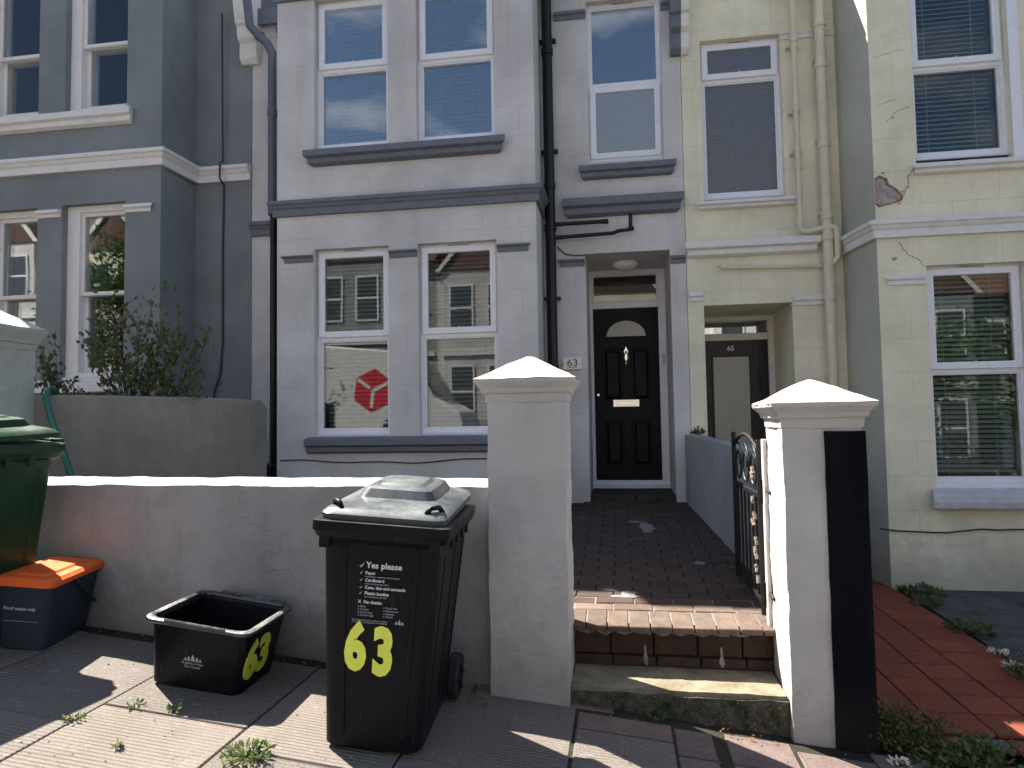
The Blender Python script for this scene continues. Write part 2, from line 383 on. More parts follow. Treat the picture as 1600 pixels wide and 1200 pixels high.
class MB:
    def __init__(s): s.v = []; s.f = []
    def add(s, vs, fs):
        k = len(s.v); s.v += [tuple(p) for p in vs]; s.f += [tuple(i+k for i in f) for f in fs]; return s
    def box(s, x0, x1, y0, y1, z0, z1):
        vs = [(x, y, z) for z in (z0, z1) for y in (y0, y1) for x in (x0, x1)]
        return s.add(vs, [(0,2,3,1), (4,5,7,6), (0,1,5,4), (2,6,7,3), (0,4,6,2), (1,3,7,5)])
    def hexa(s, pts):       # 8 corners: bottom ring 4, top ring 4 (both ccw from above)
        return s.add(pts, [(3,2,1,0), (4,5,6,7), (0,1,5,4), (1,2,6,5), (2,3,7,6), (3,0,4,7)])
    def quad(s, a, b, c, d): return s.add([a, b, c, d], [(0,1,2,3)])
    def loft(s, rings, cap0=True, cap1=True):
        n = len(rings[0]); k = len(s.v)
        for r in rings: s.v += [tuple(p) for p in r]
        for i in range(len(rings)-1):
            for j in range(n):
                a = k+i*n+j; b2 = k+i*n+(j+1) % n
                s.f.append((a, b2, b2+n, a+n))
        if cap0: s.f.append(tuple(k+j for j in reversed(range(n))))
        if cap1: s.f.append(tuple(k+(len(rings)-1)*n+j for j in range(n)))
        return s
    def tube(s, pts, r, n=10, cap=True):
        pts = [Vector(p) for p in pts]; rings = []
        rr = r if isinstance(r, (list, tuple)) else [r]*len(pts)
        up = None
        for i, p in enumerate(pts):
            if i == 0: d = pts[1]-pts[0]
            elif i == len(pts)-1: d = pts[-1]-pts[-2]
            else: d = (pts[i+1]-p).normalized()+(p-pts[i-1]).normalized()
            d.normalize()
            if up is None: up = d.orthogonal().normalized()
            a = (up - d*up.dot(d))
            if a.length < 1e-5: a = d.orthogonal()
            a.normalize(); up = a; b2 = d.cross(a)
            rings.append([p+(a*math.cos(t)+b2*math.sin(t))*rr[i] for t in [2*math.pi*j/n for j in range(n)]])
        return s.loft(rings, cap, cap)
    def prism(s, poly, axis, a0, a1):
        """poly in the two other axes; axis 'x','y','z'"""
        def P(u, v, t):
            return {'x': (t, u, v), 'y': (u, t, v), 'z': (u, v, t)}[axis]
        return s.loft([[P(u, v, a0) for u, v in poly], [P(u, v, a1) for u, v in poly]])
    def ring(s, x0, x1, z0, z1, w, y0, y1, ws=None):
        """rectangular frame seen from -y, front at y0, back at y1; ws=(left,right,bottom,top)"""
        l, r, b_, t = ws if ws else (w, w, w, w)
        o = [(x0, z0), (x1, z0), (x1, z1), (x0, z1)]
        i = [(x0+l, z0+b_), (x1-r, z0+b_), (x1-r, z1-t), (x0+l, z1-t)]
        vs = [(x, y0, z) for x, z in o]+[(x, y0, z) for x, z in i]+[(x, y1, z) for x, z in o]+[(x, y1, z) for x, z in i]
        fs = []
        for k in range(4):
            j = (k+1) % 4
            fs += [(k, j, 4+j, 4+k), (8+j, 8+k, 12+k, 12+j), (k, 8+k, 8+j, j), (4+k, 4+j, 12+j, 12+k)]
        return s.add(vs, fs)
    def moulding(s, x0, x1, Y, prof, ret=(1, 1), back=0.0):
        """prof: list of (projection, z) from bottom to top; mitred returns at the ends"""
        pts = [(-back, prof[0][1])]+list(prof)+[(-back, prof[-1][1])]
        L = [(x0-max(p, 0)*ret[0], Y-p, z) for p, z in pts]
        Rr = [(x1+max(p, 0)*ret[1], Y-p, z) for p, z in pts]
        return s.loft([L, Rr])
    def build(s, name, mat, parent=None, smooth=False, bevel=0.0, segs=1, local=False, rough=None, kind=None, sub=0):
        me = bpy.data.meshes.new(name)
        off = Vector((0, 0, 0)) if (local or parent is None) else wloc(parent)
        me.from_pydata([tuple(Vector(p)-off) for p in s.v], [], s.f)
        bm = bmesh.new(); bm.from_mesh(me)
        bmesh.ops.recalc_face_normals(bm, faces=bm.faces)
        if rough or sub:
            if sub:
                for _ in range(30):
                    es = [e for e in bm.edges if e.calc_length() > sub]
                    if not es: break
                    bmesh.ops.subdivide_edges(bm, edges=es, cuts=1, use_grid_fill=True)
                bmesh.ops.triangulate(bm, faces=[f for f in bm.faces if len(f.verts) > 4])
            if rough:
                amp, fr = rough
                for vt in bm.verts:
                    p = vt.co+off
                    n = Vector((noise.noise(p*fr), noise.noise(p*fr+Vector((31, 7, 3))), noise.noise(p*fr+Vector((5, 91, 17)))))
                    n += 0.5*Vector((noise.noise(p*fr*3.1), noise.noise(p*fr*3.1+Vector((3, 17, 3))), noise.noise(p*fr*3.1+Vector((5, 9, 7)))))
                    vt.co += n*amp
        bm.to_mesh(me); bm.free()
        if smooth:
            for p in me.polygons: p.use_smooth = True
        o = bpy.data.objects.new(name, me); col.objects.link(o)
        me.materials.append(M[mat] if isinstance(mat, str) else mat)
        if parent is not None: o.parent = parent
        if bevel:
            md = o.modifiers.new('bevel', 'BEVEL'); md.width = bevel; md.segments = segs; md.limit_method = 'ANGLE'; md.angle_limit = R(35)
            md.harden_normals = False
        if kind: o['kind'] = kind
        return o

def set_smooth_angle(o, ang=40):
    me = o.data
    for p in me.polygons: p.use_smooth = True
    bm = bmesh.new(); bm.from_mesh(me)
    for e in bm.edges:
        if len(e.link_faces) == 2 and e.calc_face_angle(0) > R(ang): e.smooth = False
    bm.to_mesh(me); bm.free()
    return o

def text_mesh(name, body, size, mat, parent, matrix, bold=0.0, depth=0.0012, align='LEFT', xs=1.0):
    cu = bpy.data.curves.new(name, 'FONT'); cu.body = body; cu.size = size; cu.offset = bold; cu.extrude = depth
    cu.align_x = align; cu.resolution_u = 3
    t = bpy.data.objects.new(name, cu); col.objects.link(t)
    dg = bpy.context.evaluated_depsgraph_get()
    me = bpy.data.meshes.new_from_object(t.evaluated_get(dg))
    bpy.data.objects.remove(t); bpy.data.curves.remove(cu)
    me.name = name
    me.transform(matrix @ Matrix.Diagonal((xs, 1, 1, 1)))
    me.materials.clear(); me.materials.append(M[mat])
    o = bpy.data.objects.new(name, me); col.objects.link(o); o.parent = parent
    return o
def facing(loc, rx=90, rz=0):   # text lying in XY turned upright, facing -y
    return Matrix.Translation(loc) @ Matrix.Rotation(R(rz), 4, 'Z') @ Matrix.Rotation(R(rx), 4, 'X')

def rrect(cx, cy, hx, hy, r, z, n=4):
    pts = []
    for (sx, sy, a0) in ((1, 1, 0), (-1, 1, 90), (-1, -1, 180), (1, -1, 270)):
        for k in range(n+1):
            a = R(a0+90*k/n)
            pts.append((cx+sx*(hx-r)+r*math.cos(a), cy+sy*(hy-r)+r*math.sin(a), z))
    return pts

GZ0, GS = 0.05, -0.105
def gz(x): return GZ0+GS*x
TILT = Matrix.Rotation(-math.atan(GS), 4, 'Y')

# ================================================================== ground
def strip(name, y0, y1, dz, mat, x0=-45, x1=45):
    m = MB()
    n = 30
    for i in range(n):
        a = x0+(x1-x0)*i/n; b = x0+(x1-x0)*(i+1)/n
        m.quad((a, y0, gz(a)+dz), (b, y0, gz(b)+dz), (b, y1, gz(b)+dz), (a, y1, gz(a)+dz))
    o = m.build(name, mat); tag(o, kind='structure'); return o
def flat_ground():
    m = MB()
    m.quad((-250, -250, gz(-250)-0.30), (250, -250, gz(250)-0.30), (250, 3.2, gz(250)-0.30), (-250, 3.2, gz(-250)-0.30))
    m.quad((-250, 3.2, gz(-250)-0.30), (250, 3.2, gz(250)-0.30), (250, 250, gz(250)-0.30), (-250, 250, gz(-250)-0.30))
    tag(m.build('ground', 'earth'), kind='structure')
flat_ground()
strip('road', -6.2, 0.55, -0.12, 'asphalt')
pav = strip('pavement', 0.70, 3.34, -0.006, 'joint_dark')
pav2 = strip('pavement', -8.4, -6.35, -0.004, 'paving')
# paving slabs
slab_meshes = {}
def slab(x0, x1, y0, y1, parent=pav):
    g = 0.004
    wdt, dep = round(x1-x0, 3), round(y1-y0, 3)
    key = (wdt, dep)
    if key not in slab_meshes:
        m = MB(); hw, hd = wdt/2/math.cos(math.atan(GS))-g, dep/2-g
        m.box(-hw, hw, -hd, hd, -0.05, 0.0)
        o = m.build('slab', 'paving', parent, bevel=0.004, local=True); slab_meshes[key] = o
    else:
        o = slab_meshes[key].copy(); col.objects.link(o)
    cx = (x0+x1)/2
    o.location = (cx, (y0+y1)/2, gz(cx)+random.uniform(-0.0015, 0.002))
    o.rotation_euler = (random.uniform(-.002, .002), -math.atan(GS)+random.uniform(-.003, .003), 0)
    return o
xj = [-5.85+0.625*i for i in range(18)]
for i in range(len(xj)-1):
    x0, x1 = xj[i], xj[i+1]
    off = (2.58 if i % 2 == 0 else 2.42)
    if abs(x0-(-2.1)) < 0.02: off = 2.58
    ys = [off-0.9*2, off-0.9, off, 3.25]
    for a, b in zip(ys[:-1], ys[1:]):
        a = max(a, 0.72)
        if b-a < 0.1: continue
        if x1 > 0.05 and x0 < 0.95 and b > 2.5:      # the patched place in front of the steps
            continue
        slab(x0, x1, a, b)
# small dark slabs and pink stone setts before the steps
def setts():
    random.seed(3)
    me = None
    cells = []
    cells += [(-0.22, 0.20, 2.42, 3.05, 'paving')]
    y = 2.42
    while y < 3.2:
        cells.append((0.20, 0.37, y, min(y+0.26, 3.2), 'pink_sett')); y += 0.265
    cells += [(-0.22, 0.20, 3.055, 3.22, 'pink_sett'), (.415, .70, 2.95, 3.22, 'pink_sett'), (.705, 1.03, 2.95, 3.16, 'pink_sett'), (.415, 1.03, 2.42, 2.945, 'paving')]
    for x0, x1, y0, y1, mt in cells:
        hw, hd = (x1-x0)/2-.004, (y1-y0)/2-.004
        m = MB(); m.box(-hw, hw, -hd, hd, -0.05, 0)
        o = m.build('slab' if mt == 'paving' else 'sett', mt, pav, bevel=0.006, local=True)
        cx = (x0+x1)/2; o.location = (cx, (y0+y1)/2, gz(cx)-.001); o.rotation_euler = (0, -math.atan(GS), 0)
setts()
# thin course of pink bricks along the foot of the wall
m = MB(); m.box(-0.105, 0.105, -0.05, 0.05, -0.04, 0.0)
first = None
x = -.82
while x < .0:
    if first is None: first = o = m.build('sett', 'pink_sett', pav, bevel=0.006, local=True)
    else: o = first.copy(); col.objects.link(o)
    o.location = (x, 3.303, gz(x)+random.uniform(-.003, .004)); o.rotation_euler = (0, -math.atan(GS), random.uniform(-.03, .03))
    x += 0.22
# kerbs
kerb = MB().box(-0.45, 0.45, -0.07, 0.07, -0.2, 0.0)
kp = empty('kerb', (0, 0.62, 0), 'grey stone kerb edging the pavement in front of the houses', 'kerb')
kp.pop('category'); kp.pop('label'); kp['kind'] = 'structure'
k0 = None
for yy in (0.62, -6.27):
    for i in range(-14, 15):
        x = i*0.905
        if k0 is None: o = k0 = kerb.build('kerbstone', 'kerb_stone', kp, bevel=0.015, local=True)
        else: o = k0.copy(); col.objects.link(o)
        o.location = (x, yy-0.62, gz(x)+0.004); o.rotation_euler = (0, -math.atan(GS), 0)

# garden ground behind the walls
def terrace(name, pts, z, mat='earth'):
    m = MB(); m.add([(x, y, z) for x, y in pts], [tuple(range(len(pts)))]); m2 = m.build(name, mat); tag(m2, kind='structure'); return m2
terrace('garden_soil', [(-3.1, 3.6), (-0.45, 3.6), (-0.45, 6.95), (-3.9, 6.95), (-3.9, 5.6), (-3.1, 5.0)], 0.50)
terrace('garden_soil', [(-8.4, 3.6), (-3.1, 3.6), (-3.1, 5.0), (-3.9, 5.6), (-3.9, 6.95), (-8.4, 6.95)], 0.95)

# ================================================================== houses
def wall_sheet(m, x0, x1, z0, z1, Y, holes, depth=0.10, side=None):
    xs = sorted(set([x0, x1]+[h[0] for h in holes]+[h[1] for h in holes]))
    zs = sorted(set([z0, z1]+[h[2] for h in holes]+[h[3] for h in holes]))
    xs = [x for x in xs if x0 <= x <= x1]; zs = [z for z in zs if z0 <= z <= z1]
    for i in range(len(xs)-1):
        for j in range(len(zs)-1):
            cx, cz = (xs[i]+xs[i+1])/2, (zs[j]+zs[j+1])/2
            if any(h[0] < cx < h[1] and h[2] < cz < h[3] for h in holes): continue
            m.quad((xs[i], Y, zs[j]), (xs[i+1], Y, zs[j]), (xs[i+1], Y, zs[j+1]), (xs[i], Y, zs[j+1]))
    for h in holes:
        a, b, c, d = h[:4]; dp = h[4] if len(h) > 4 else depth
        m.quad((a, Y, c), (a, Y+dp, c), (a, Y+dp, d), (a, Y, d))
        m.quad((b, Y, c), (b, Y, d), (b, Y+dp, d), (b, Y+dp, c))
        m.quad((a, Y, d), (b, Y, d), (b, Y+dp, d), (a, Y+dp, d))
        m.quad((a, Y, c), (a, Y+dp, c), (b, Y+dp, c), (b, Y, c))

def blind(parent, x0, x1, z0, z1, Y, mat='slat', pitch=0.042, tilt=35, gap=0.0):
    m = MB(); z = z1-0.03
    c, s = math.cos(R(tilt))*0.022, math.sin(R(tilt))*0.022
    while z > z0+0.02+gap:
        jx = random.uniform(-.001, .001)
        m.hexa([(x0, Y-c, z-s-.001), (x1, Y-c, z-s-.001+jx), (x1, Y+c, z+s-.001), (x0, Y+c, z+s-.001),
                (x0, Y-c, z-s+.001), (x1, Y-c, z-s+.001+jx), (x1, Y+c, z+s+.001), (x0, Y+c, z+s+.001)])
        z -= pitch
    m.box(x0, x1, Y-.02, Y+.02, z1-.02, z1)
    for fx in (0.2, 0.8):
        xx = x0+(x1-x0)*fx; m.box(xx-.002, xx+.002, Y-.024, Y-.022, z0, z1)
    return m.build('blind', mat, parent, kind='stuff')

def curtain(parent, x0, x1, z0, z1, Y, mat='curtain'):
    m = MB(); n = 40; pr = None
    fr = []
    for i in range(n+1):
        x = x0+(x1-x0)*i/n; fr.append((x, Y+0.03*math.sin(i*1.3)+0.012*math.sin(i*2.7)))
    back = [(x, y+0.006) for x, y in reversed(fr)]
    m.prism(fr+back, 'z', z0, z1)
    return m.build('curtain', mat, parent, smooth=False)

def pane(parent, x0, x1, z0, z1, Y, mat='glass'):
    m = MB(); m.box(x0, x1, Y, Y+0.022, z0, z1)
    return m.build('pane', mat, parent)

def upvc_window(house, x0, x1, z0, z1, Y, zt, mat='upvc', sash='top', glass=('glass', 'glass'), blinds=True, vent=True, slatmat='slat', fw=0.042, label=None, tilt=35, blindgap=0.0):
    """outer frame with transom centre zt; one opening sash (proud) and one fixed light"""
    m = MB(); d = 0.07
    m.ring(x0, x1, z0, z1, fw, Y, Y+d)
    m.box(x0+fw, x1-fw, Y+.004, Y+d-.004, zt-.025, zt+.025)
    m.moulding(x0+.01, x1-.01, Y, [(0.03, z0-.022), (0.035, z0-.008), (0.0, z0+.002)], (0, 0), -.001)
    win = m.build('window', mat, house, bevel=0.004)
    if label: win['label'] = label
    tb, bb = (zt+.025, z1-fw), (z0+fw, zt-.025)
    for k, (a, b) in enumerate((tb, bb)):
        opening = (sash == 'top' and k == 0) or (sash == 'bottom' and k == 1)
        xa, xb = x0+fw, x1-fw
        s = MB()
        if opening:
            s.ring(xa-.018, xb+.018, a-.016, b+.014, 0.060, Y-.020, Y+.03)
            s.box((xa+xb)/2-.006, (xa+xb)/2+.006, Y-.028, Y-.020, a+.036, a+.052)
            s.build('sash', mat, win, bevel=0.005)
            xa += .036; xb -= .036; a += .038; b -= .040
            pane(win, xa, xb, a, b, Y-.004, glass[k])
        else:
            s.ring(xa, xb, a, b, 0.014, Y+.012, Y+.05)
            s.build('glazing_bead', mat, win, bevel=0.002)
            pane(win, xa+.012, xb-.012, a+.012, b-.012, Y+.028, glass[k])
    # rubber gaskets are dark
    if blinds: blind(win, x0+fw+.02, x1-fw-.02, z0+fw+.01+blindgap, z1-fw-.01, Y+.14, slatmat, tilt=tilt)
    if vent:
        xc = (x0+x1)/2
        v = MB(); v.box(xc-.12, xc+.12, Y-.010, Y-.0005, z1-.030, z1-.012)
        v.build('trickle_vent', mat, win, bevel=0.003)
        v = MB(); v.box(xc-.105, xc+.105, Y-.0125, Y-.0105, z1-.0235, z1-.0185)
        v.build('vent_slot', 'dark_cable', win)
    return win

def sash_window(house, x0, x1, z0, z1, Y, zm, glass=('glass', 'glass'), drape=None, label=None, box_l=0.10, box_r=0.05):
    """old timber box sash: upper sash forward, lower sash set back"""
    m = MB(); m.ring(x0, x1, z0, z1, 0.06, Y, Y+.16, ws=(box_l, box_r, 0.05, 0.07))
    m.moulding(x0+.01, x1-.01, Y, [(0.05, z0-.03), (0.055, z0), (0.0, z0+.012)], (0, 0), -.001)
    win = m.build('window', 'wood_white', house, bevel=0.005)
    if label: win['label'] = label
    xa, xb = x0+box_l, x1-box_r
    s = MB(); s.ring(xa-.012, xb+.012, zm-.02, z1-.06, 0.045, Y+.03, Y+.07, ws=(.045, .045, .04, .05)); s.build('sash', 'wood_white', win, bevel=0.004)
    pane(win, xa+.03, xb-.03, zm+.015, z1-.10, Y+.045, glass[0])
    s = MB(); s.ring(xa-.012, xb+.012, z0+.04, zm+.018, 0.05, Y+.085, Y+.125, ws=(.05, .05, .07, .035)); s.build('sash', 'wood_white', win, bevel=0.004)
    pane(win, xa+.035, xb-.035, z0+.10, zm-.012, Y+.10, glass[1])
    if drape: curtain(win, xa, xb-(xb-xa)*drape[1], z0+.06, z1-.06, Y+.24, drape[0])
    return win

def sill(house, x0, x1, Y, z0, z1, proj, mat, ends=0.5, name='sill', bev=0.004):
    h = z1-z0
    prof = [(0.02, z0), (proj*0.62, z0+h*0.12), (proj*0.62, z0+h*0.42), (proj, z0+h*0.52), (proj, z0+h*0.92), (0.0, z1+.01)]
    return MB().moulding(x0, x1, Y, prof, (ends, ends), 0.0).build(name, mat, house, bevel=bev, rough=(0.0015, 6), sub=0.30)
def string_course(house, segs, z0, z1, proj, mat, name='string_course'):
    """segs: list of (x0,x1,Y,ret_left,ret_right) front pieces, or ('side',X,Y0,Y1,dir)"""
    h = z1-z0; m = MB()
    prof = [(0.0, z0), (proj*.45, z0), (proj*.45, z0+h*.40), (proj*.62, z0+h*.46), (proj*.80, z0+h*.62), (proj, z0+h*.68), (proj, z0+h*.88), (proj*.3, z1), (0.0, z1+.004)]
    for sgm in segs:
        if sgm[0] == 'side':
            _, X0, Y0, X1, Y1, dr = sgm      # runs back from the front corner
            L = [(X0+dr*p, Y0-p, z) for p, z in prof]; Rr = [(X1+dr*p, Y1-p, z) for p, z in prof]
            m.loft([L, Rr])
        else:
            x0, x1, Y, rl, rr = sgm
            m.moulding(x0, x1, Y, prof, (rl, rr), 0.0)
    return m.build(name, mat, house, bevel=0.003)

def shell(house, x0, x1, Yf, z_eave, bayx, Yb, bay_top, mat_roof='roof_tile', wallmat='stucco_grey', zb=-1.0, back=11.5, fascia='trim_slate'):
    """rear and side walls, pitched roof, bay roof"""
    m = MB()
    m.box(x0+.004, x1-.004, back-.2, back, zb, z_eave)
    m.box(x0+.004, x0+.1, Yf+.015, back-.2, zb, z_eave-.002)
    m.box(x1-.1, x1-.004, Yf+.015, back-.2, zb, z_eave-.002)
    ry_ = (Yf+back)/2; zq = z_eave+(ry_-Yf)*math.tan(R(38))-.12
    for xa_, xb_ in ((x0+.005, x0+.09), (x1-.09, x1-.005)): m.prism([(Yf+.02, z_eave-.15), (back-.02, z_eave-.15), (back-.02, z_eave-.02), (ry_, zq), (Yf+.02, z_eave-.02)], 'x', xa_, xb_)
    m.build('rear_wall', wallmat, house)
    ridge_y = (Yf+back)/2; zr = z_eave+(ridge_y-Yf)*math.tan(R(38))
    r = MB()
    r.prism([(Yf-.05, z_eave-.03), (ridge_y, zr), (back+.2, z_eave-.03), (back+.2, z_eave-.13), (ridge_y, zr-.10), (Yf-.05, z_eave-.13)], 'x', x0+.002, x1-.002)
    bx0, bx1 = bayx
    cx = (bx0+bx1)/2; zz = bay_top
    run = (bx1-bx0)/2*0.62
    r.add([(bx0-.04, Yb-.05, zz), (bx1+.04, Yb-.05, zz), (bx1+.04, Yf+.9, zz+.02), (bx0-.04, Yf+.9, zz+.02), (cx, Yb+1.5, zz+.75), (cx, Yf+1.6, zz+.75)],
          [(0, 1, 4), (1, 2, 5, 4), (0, 4, 5, 3), (3, 5, 2), (0, 3, 2, 1)])
    roof = r.build('roof', mat_roof, house)
    f = MB(); f.box(x0+.006, bx0-.01, Yf-.075, Yf-.052, z_eave-.16, z_eave+.02); f.box(bx1+.01, x1-.006, Yf-.075, Yf-.052, z_eave-.16, z_eave+.02)
    f.box(bx0-.05, bx1+.05, Yb-.068, Yb-.052, zz-.05, zz+.04)
    f.build('fascia', fascia, house)
    return roof

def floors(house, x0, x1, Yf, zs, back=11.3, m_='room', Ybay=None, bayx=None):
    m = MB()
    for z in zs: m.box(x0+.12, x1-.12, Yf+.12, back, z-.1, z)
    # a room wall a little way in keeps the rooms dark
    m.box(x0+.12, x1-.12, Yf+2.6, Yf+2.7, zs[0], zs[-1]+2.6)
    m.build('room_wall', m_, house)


# ------------------------------------------------------------------ house 63 (grey)
H = empty('terraced_house', (-1.6, 6.9, 0.5), 'pale grey rendered terraced house with slate blue trim and a black front door', 'house', 'terraced houses in a row')
YB, YR, YD = 6.30, 6.90, 7.80
wm = MB()
wl = [(-2.905, -2.15, 1.27, 3.085), (-1.86, -1.10, 1.27, 3.085), (-2.90, -2.145, 4.07, 5.60), (-1.86, -1.095, 4.07, 5.60)]
wall_sheet(wm, -3.29, -0.72, -0.2, 5.75, YB, wl, 0.10)
wm.quad((-3.29, YB, -.2), (-3.29, YR, -.2), (-3.29, YR, 5.75), (-3.29, YB, 5.75))
wm.quad((-0.72, YB, -.2), (-0.72, YR, -.2), (-0.72, YR, 5.75), (-0.72, YB, 5.75))
wm.quad((-3.29, YB, 5.75), (-.72, YB, 5.75), (-.72, YR, 5.75), (-3.29, YR, 5.75))
wall_sheet(wm, -3.90, -3.29, -0.2, 5.90, YR, [])
wall_sheet(wm, -0.72, 0.683, -0.2, 5.92, YR, [(-0.24, 0.50, 3.97, 5.64), (-0.30, 0.53, 0.0, 3.045, 0.9)], 0.09)
wall_sheet(wm, -0.50, 0.70, 0.2, 3.3, YD, [(-0.32, 0.56, 0.60, 3.045, 0.05)])
wm.build('wall', 'stucco_grey', H)
roof63 = shell(H, -3.90, 0.683, YR, 5.90, (-3.29, -0.72), YB, 5.75)
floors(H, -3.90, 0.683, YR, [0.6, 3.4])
# inner fillings of the bay (sides of the rooms)
# windows
upvc_window(H, -2.912, -2.143, 1.285, 3.092, 6.385, 2.215, glass=('glass', 'glass'))
upvc_window(H, -1.867, -1.093, 1.285, 3.092, 6.385, 2.215, glass=('glass', 'glass'))
upvc_window(H, -2.907, -2.138, 4.10, 5.607, 6.385, 4.90, glass=('glass_strong', 'glass_strong'), vent=False, slatmat='slat')
upvc_window(H, -1.867, -1.088, 4.10, 5.607, 6.385, 4.90, glass=('glass_strong', 'glass_strong'), vent=False, slatmat='slat')
upvc_window(H, -0.247, 0.507, 4.00, 5.647, 6.975, 4.78, sash='bottom', glass=('glass_strong', 'glass_frosted'), blinds=False)
# horizontal rail seen behind the upper bay panes
# trim
sill(H, -2.97, -1.02, YB, 1.10, 1.25, 0.10, 'trim_slate', 0.0)
sill(H, -2.90, -1.06, YB, 3.90, 4.05, 0.11, 'trim_slate', 0.7)
sill(H, -0.29, 0.56, YR, 3.79, 3.93, 0.09, 'trim_slate', 0.6)
sill(H, -0.45, 0.60, YR, 3.41, 3.60, 0.12, 'trim_slate', 0.6, 'door_hood')
string_course(H, [(-3.29, -0.72, YB, 1, 1), ('side', -0.72, YB, -0.72, YR, 1), ('side', -3.29, YB, -3.29, YR, -1), (-3.90, -3.30, YR, 0, 0)], 3.42, 3.585, 0.075, 'trim_slate')
string_course(H, [(-3.29, -0.72, YB, 1, 1), (-3.60, -3.30, YR, 0, 0)], 5.60, 5.74, 0.06, 'trim_slate', 'cornice')
for a, b, Y, z0, z1, rl, rr in ((-3.20, -2.915, YB, 2.96, 3.035, 1, 0), (-2.14, -1.865, YB, 2.96, 3.035, 0, 0), (-1.09, -0.81, YB, 2.96, 3.035, 0, 1),
                        (-0.54, -0.305, YR, 2.92, 3.0, 1, 0), (0.535, 0.675, YR, 2.90, 2.985, 0, 0), (-0.57, -0.245, YR, 5.47, 5.56, 0, 0), (0.505, 0.64, YR, 5.47, 5.56, 0, 0)):
    MB().moulding(a, b, Y, [(.012, z0), (.018, z0+.04), (.04, z0+.055), (.04, z1-.008), (.0, z1)], (rl, rr)).build('capital', 'trim_slate', H, bevel=.002)
# gutter
g = MB()
def gutter(m, x0, x1, Y, z, r=0.055):
    arc = [(Y-r*math.cos(R(a))-r, z-r*math.sin(R(a))) for a in range(0, 181, 20)]
    inner = [(Y-(r-.006)*math.cos(R(a))-r, z-(r-.006)*math.sin(R(a))) for a in range(180, -1, -20)]
    m.prism(arc+inner, 'x', x0, x1)
gutter(g, -0.62, 0.66, YR, 5.99); g.build('gutter', 'gloss_black', H)
# corbels on the party walls (scrolled brackets)
def corbel(house, xc, z0, z1, Y, wd, mat, half=None):
    h = z1-z0
    prof = [(0.0, z0), (0.05, z0), (0.09, z0+.06*h), (0.10, z0+.20*h), (0.09, z0+.26*h), (0.14, z0+.32*h), (0.16, z0+.42*h), (0.155, z0+.47*h), (0.19, z0+.50*h), (0.22, z0+.66*h), (0.24, z0+.80*h), (0.27, z0+.84*h), (0.30, z1), (0.0, z1)]
    return MB().prism([(Y-p, z) for p, z in prof], 'x', xc-wd/2, xc+wd/2).build('corbel', mat, house, bevel=.004)
corbel(H, 0.635, 4.98, 5.70, YR, 0.10, 'trim_slate')
# downpipes
def pipe_part(house, pts, r, mat, name='downpipe', collars=(), n=14):
    o = set_smooth_angle(MB().tube(pts, r, n).build(name, mat, house), 50)
    for c, ax in collars:
        d = Vector(ax).normalized()*0.03; c = Vector(c)
        set_smooth_angle(MB().tube([c-d, c+d], r*1.18, n).build('pipe_collar', mat, o), 50)
    return o
p = pipe_part(H, [(-.635, 6.79, 5.98), (-.635, 6.79, 0.45)], 0.052, 'gloss_black', collars=[((-.635, 6.79, z), (0, 0, 1)) for z in (5.1, 3.72, 3.30, 1.9)])
for z in (5.25, 4.1, 2.6):
    MB().box(-.72, -.55, 6.84, 6.898, z-.015, z+.015).build('pipe_bracket', 'gloss_black', p, bevel=.002)
pipe_part(H, [(-.60, 6.80, 3.335), (-.10, 6.80, 3.335)], 0.020, 'gloss_black', 'waste_pipe', [((-.09, 6.80, 3.335), (1, 0, 0)), ((-.55, 6.80, 3.335), (1, 0, 0))])
pipe_part(H, [(-.60, 6.80, 3.20), (-.02, 6.80, 3.215), (.04, 6.80, 3.235), (.145, 6.80, 3.24), (.155, 6.80, 3.26), (.155, 6.80, 3.40)], 0.019, 'gloss_black', 'waste_pipe', [((.155, 6.80, 3.25), (1, 0, 0)), ((-.54, 6.80, 3.202), (1, 0, 0))])
pp = pipe_part(H, [(-3.80, 6.62, 5.88), (-3.78, 6.64, 5.62), (-3.72, 6.68, 5.55), (-3.63, 6.72, 5.46), (-3.585, 6.75, 5.36), (-3.58, 6.75, 3.6)], 0.045, 'pipe_slate', collars=[((-3.58, 6.75, 4.7), (0, 0, 1)), ((-3.70, 6.70, 5.53), (1, .1, -.5))])
pipe_part(H, [(-3.565, 6.75, 3.6), (-3.565, 6.75, 0.62)], 0.036, 'gloss_black')
MB().box(-3.70, -3.50, 6.62, 6.84, 0.62, 0.98).build('drain_hopper', 'gloss_black', H, bevel=.02)
# thin cable under the sill
cab = MB(); pts = []
for i in range(25):
    t = i/24; pts.append((-3.25+2.4*t, 6.29, 1.035-0.035*math.sin(t*3.1)**2+0.008*math.sin(t*19)+0.02*t))
cab.tube(pts, 0.006, 6); cab.build('cable', 'dark_cable', H)
MB().tube([(-.58, 6.885, 3.13), (-.50, 6.885, 3.05), (-.40, 6.885, 3.03), (-.29, 6.885, 3.03)], 0.006, 6).build('cable', 'dark_cable', H)

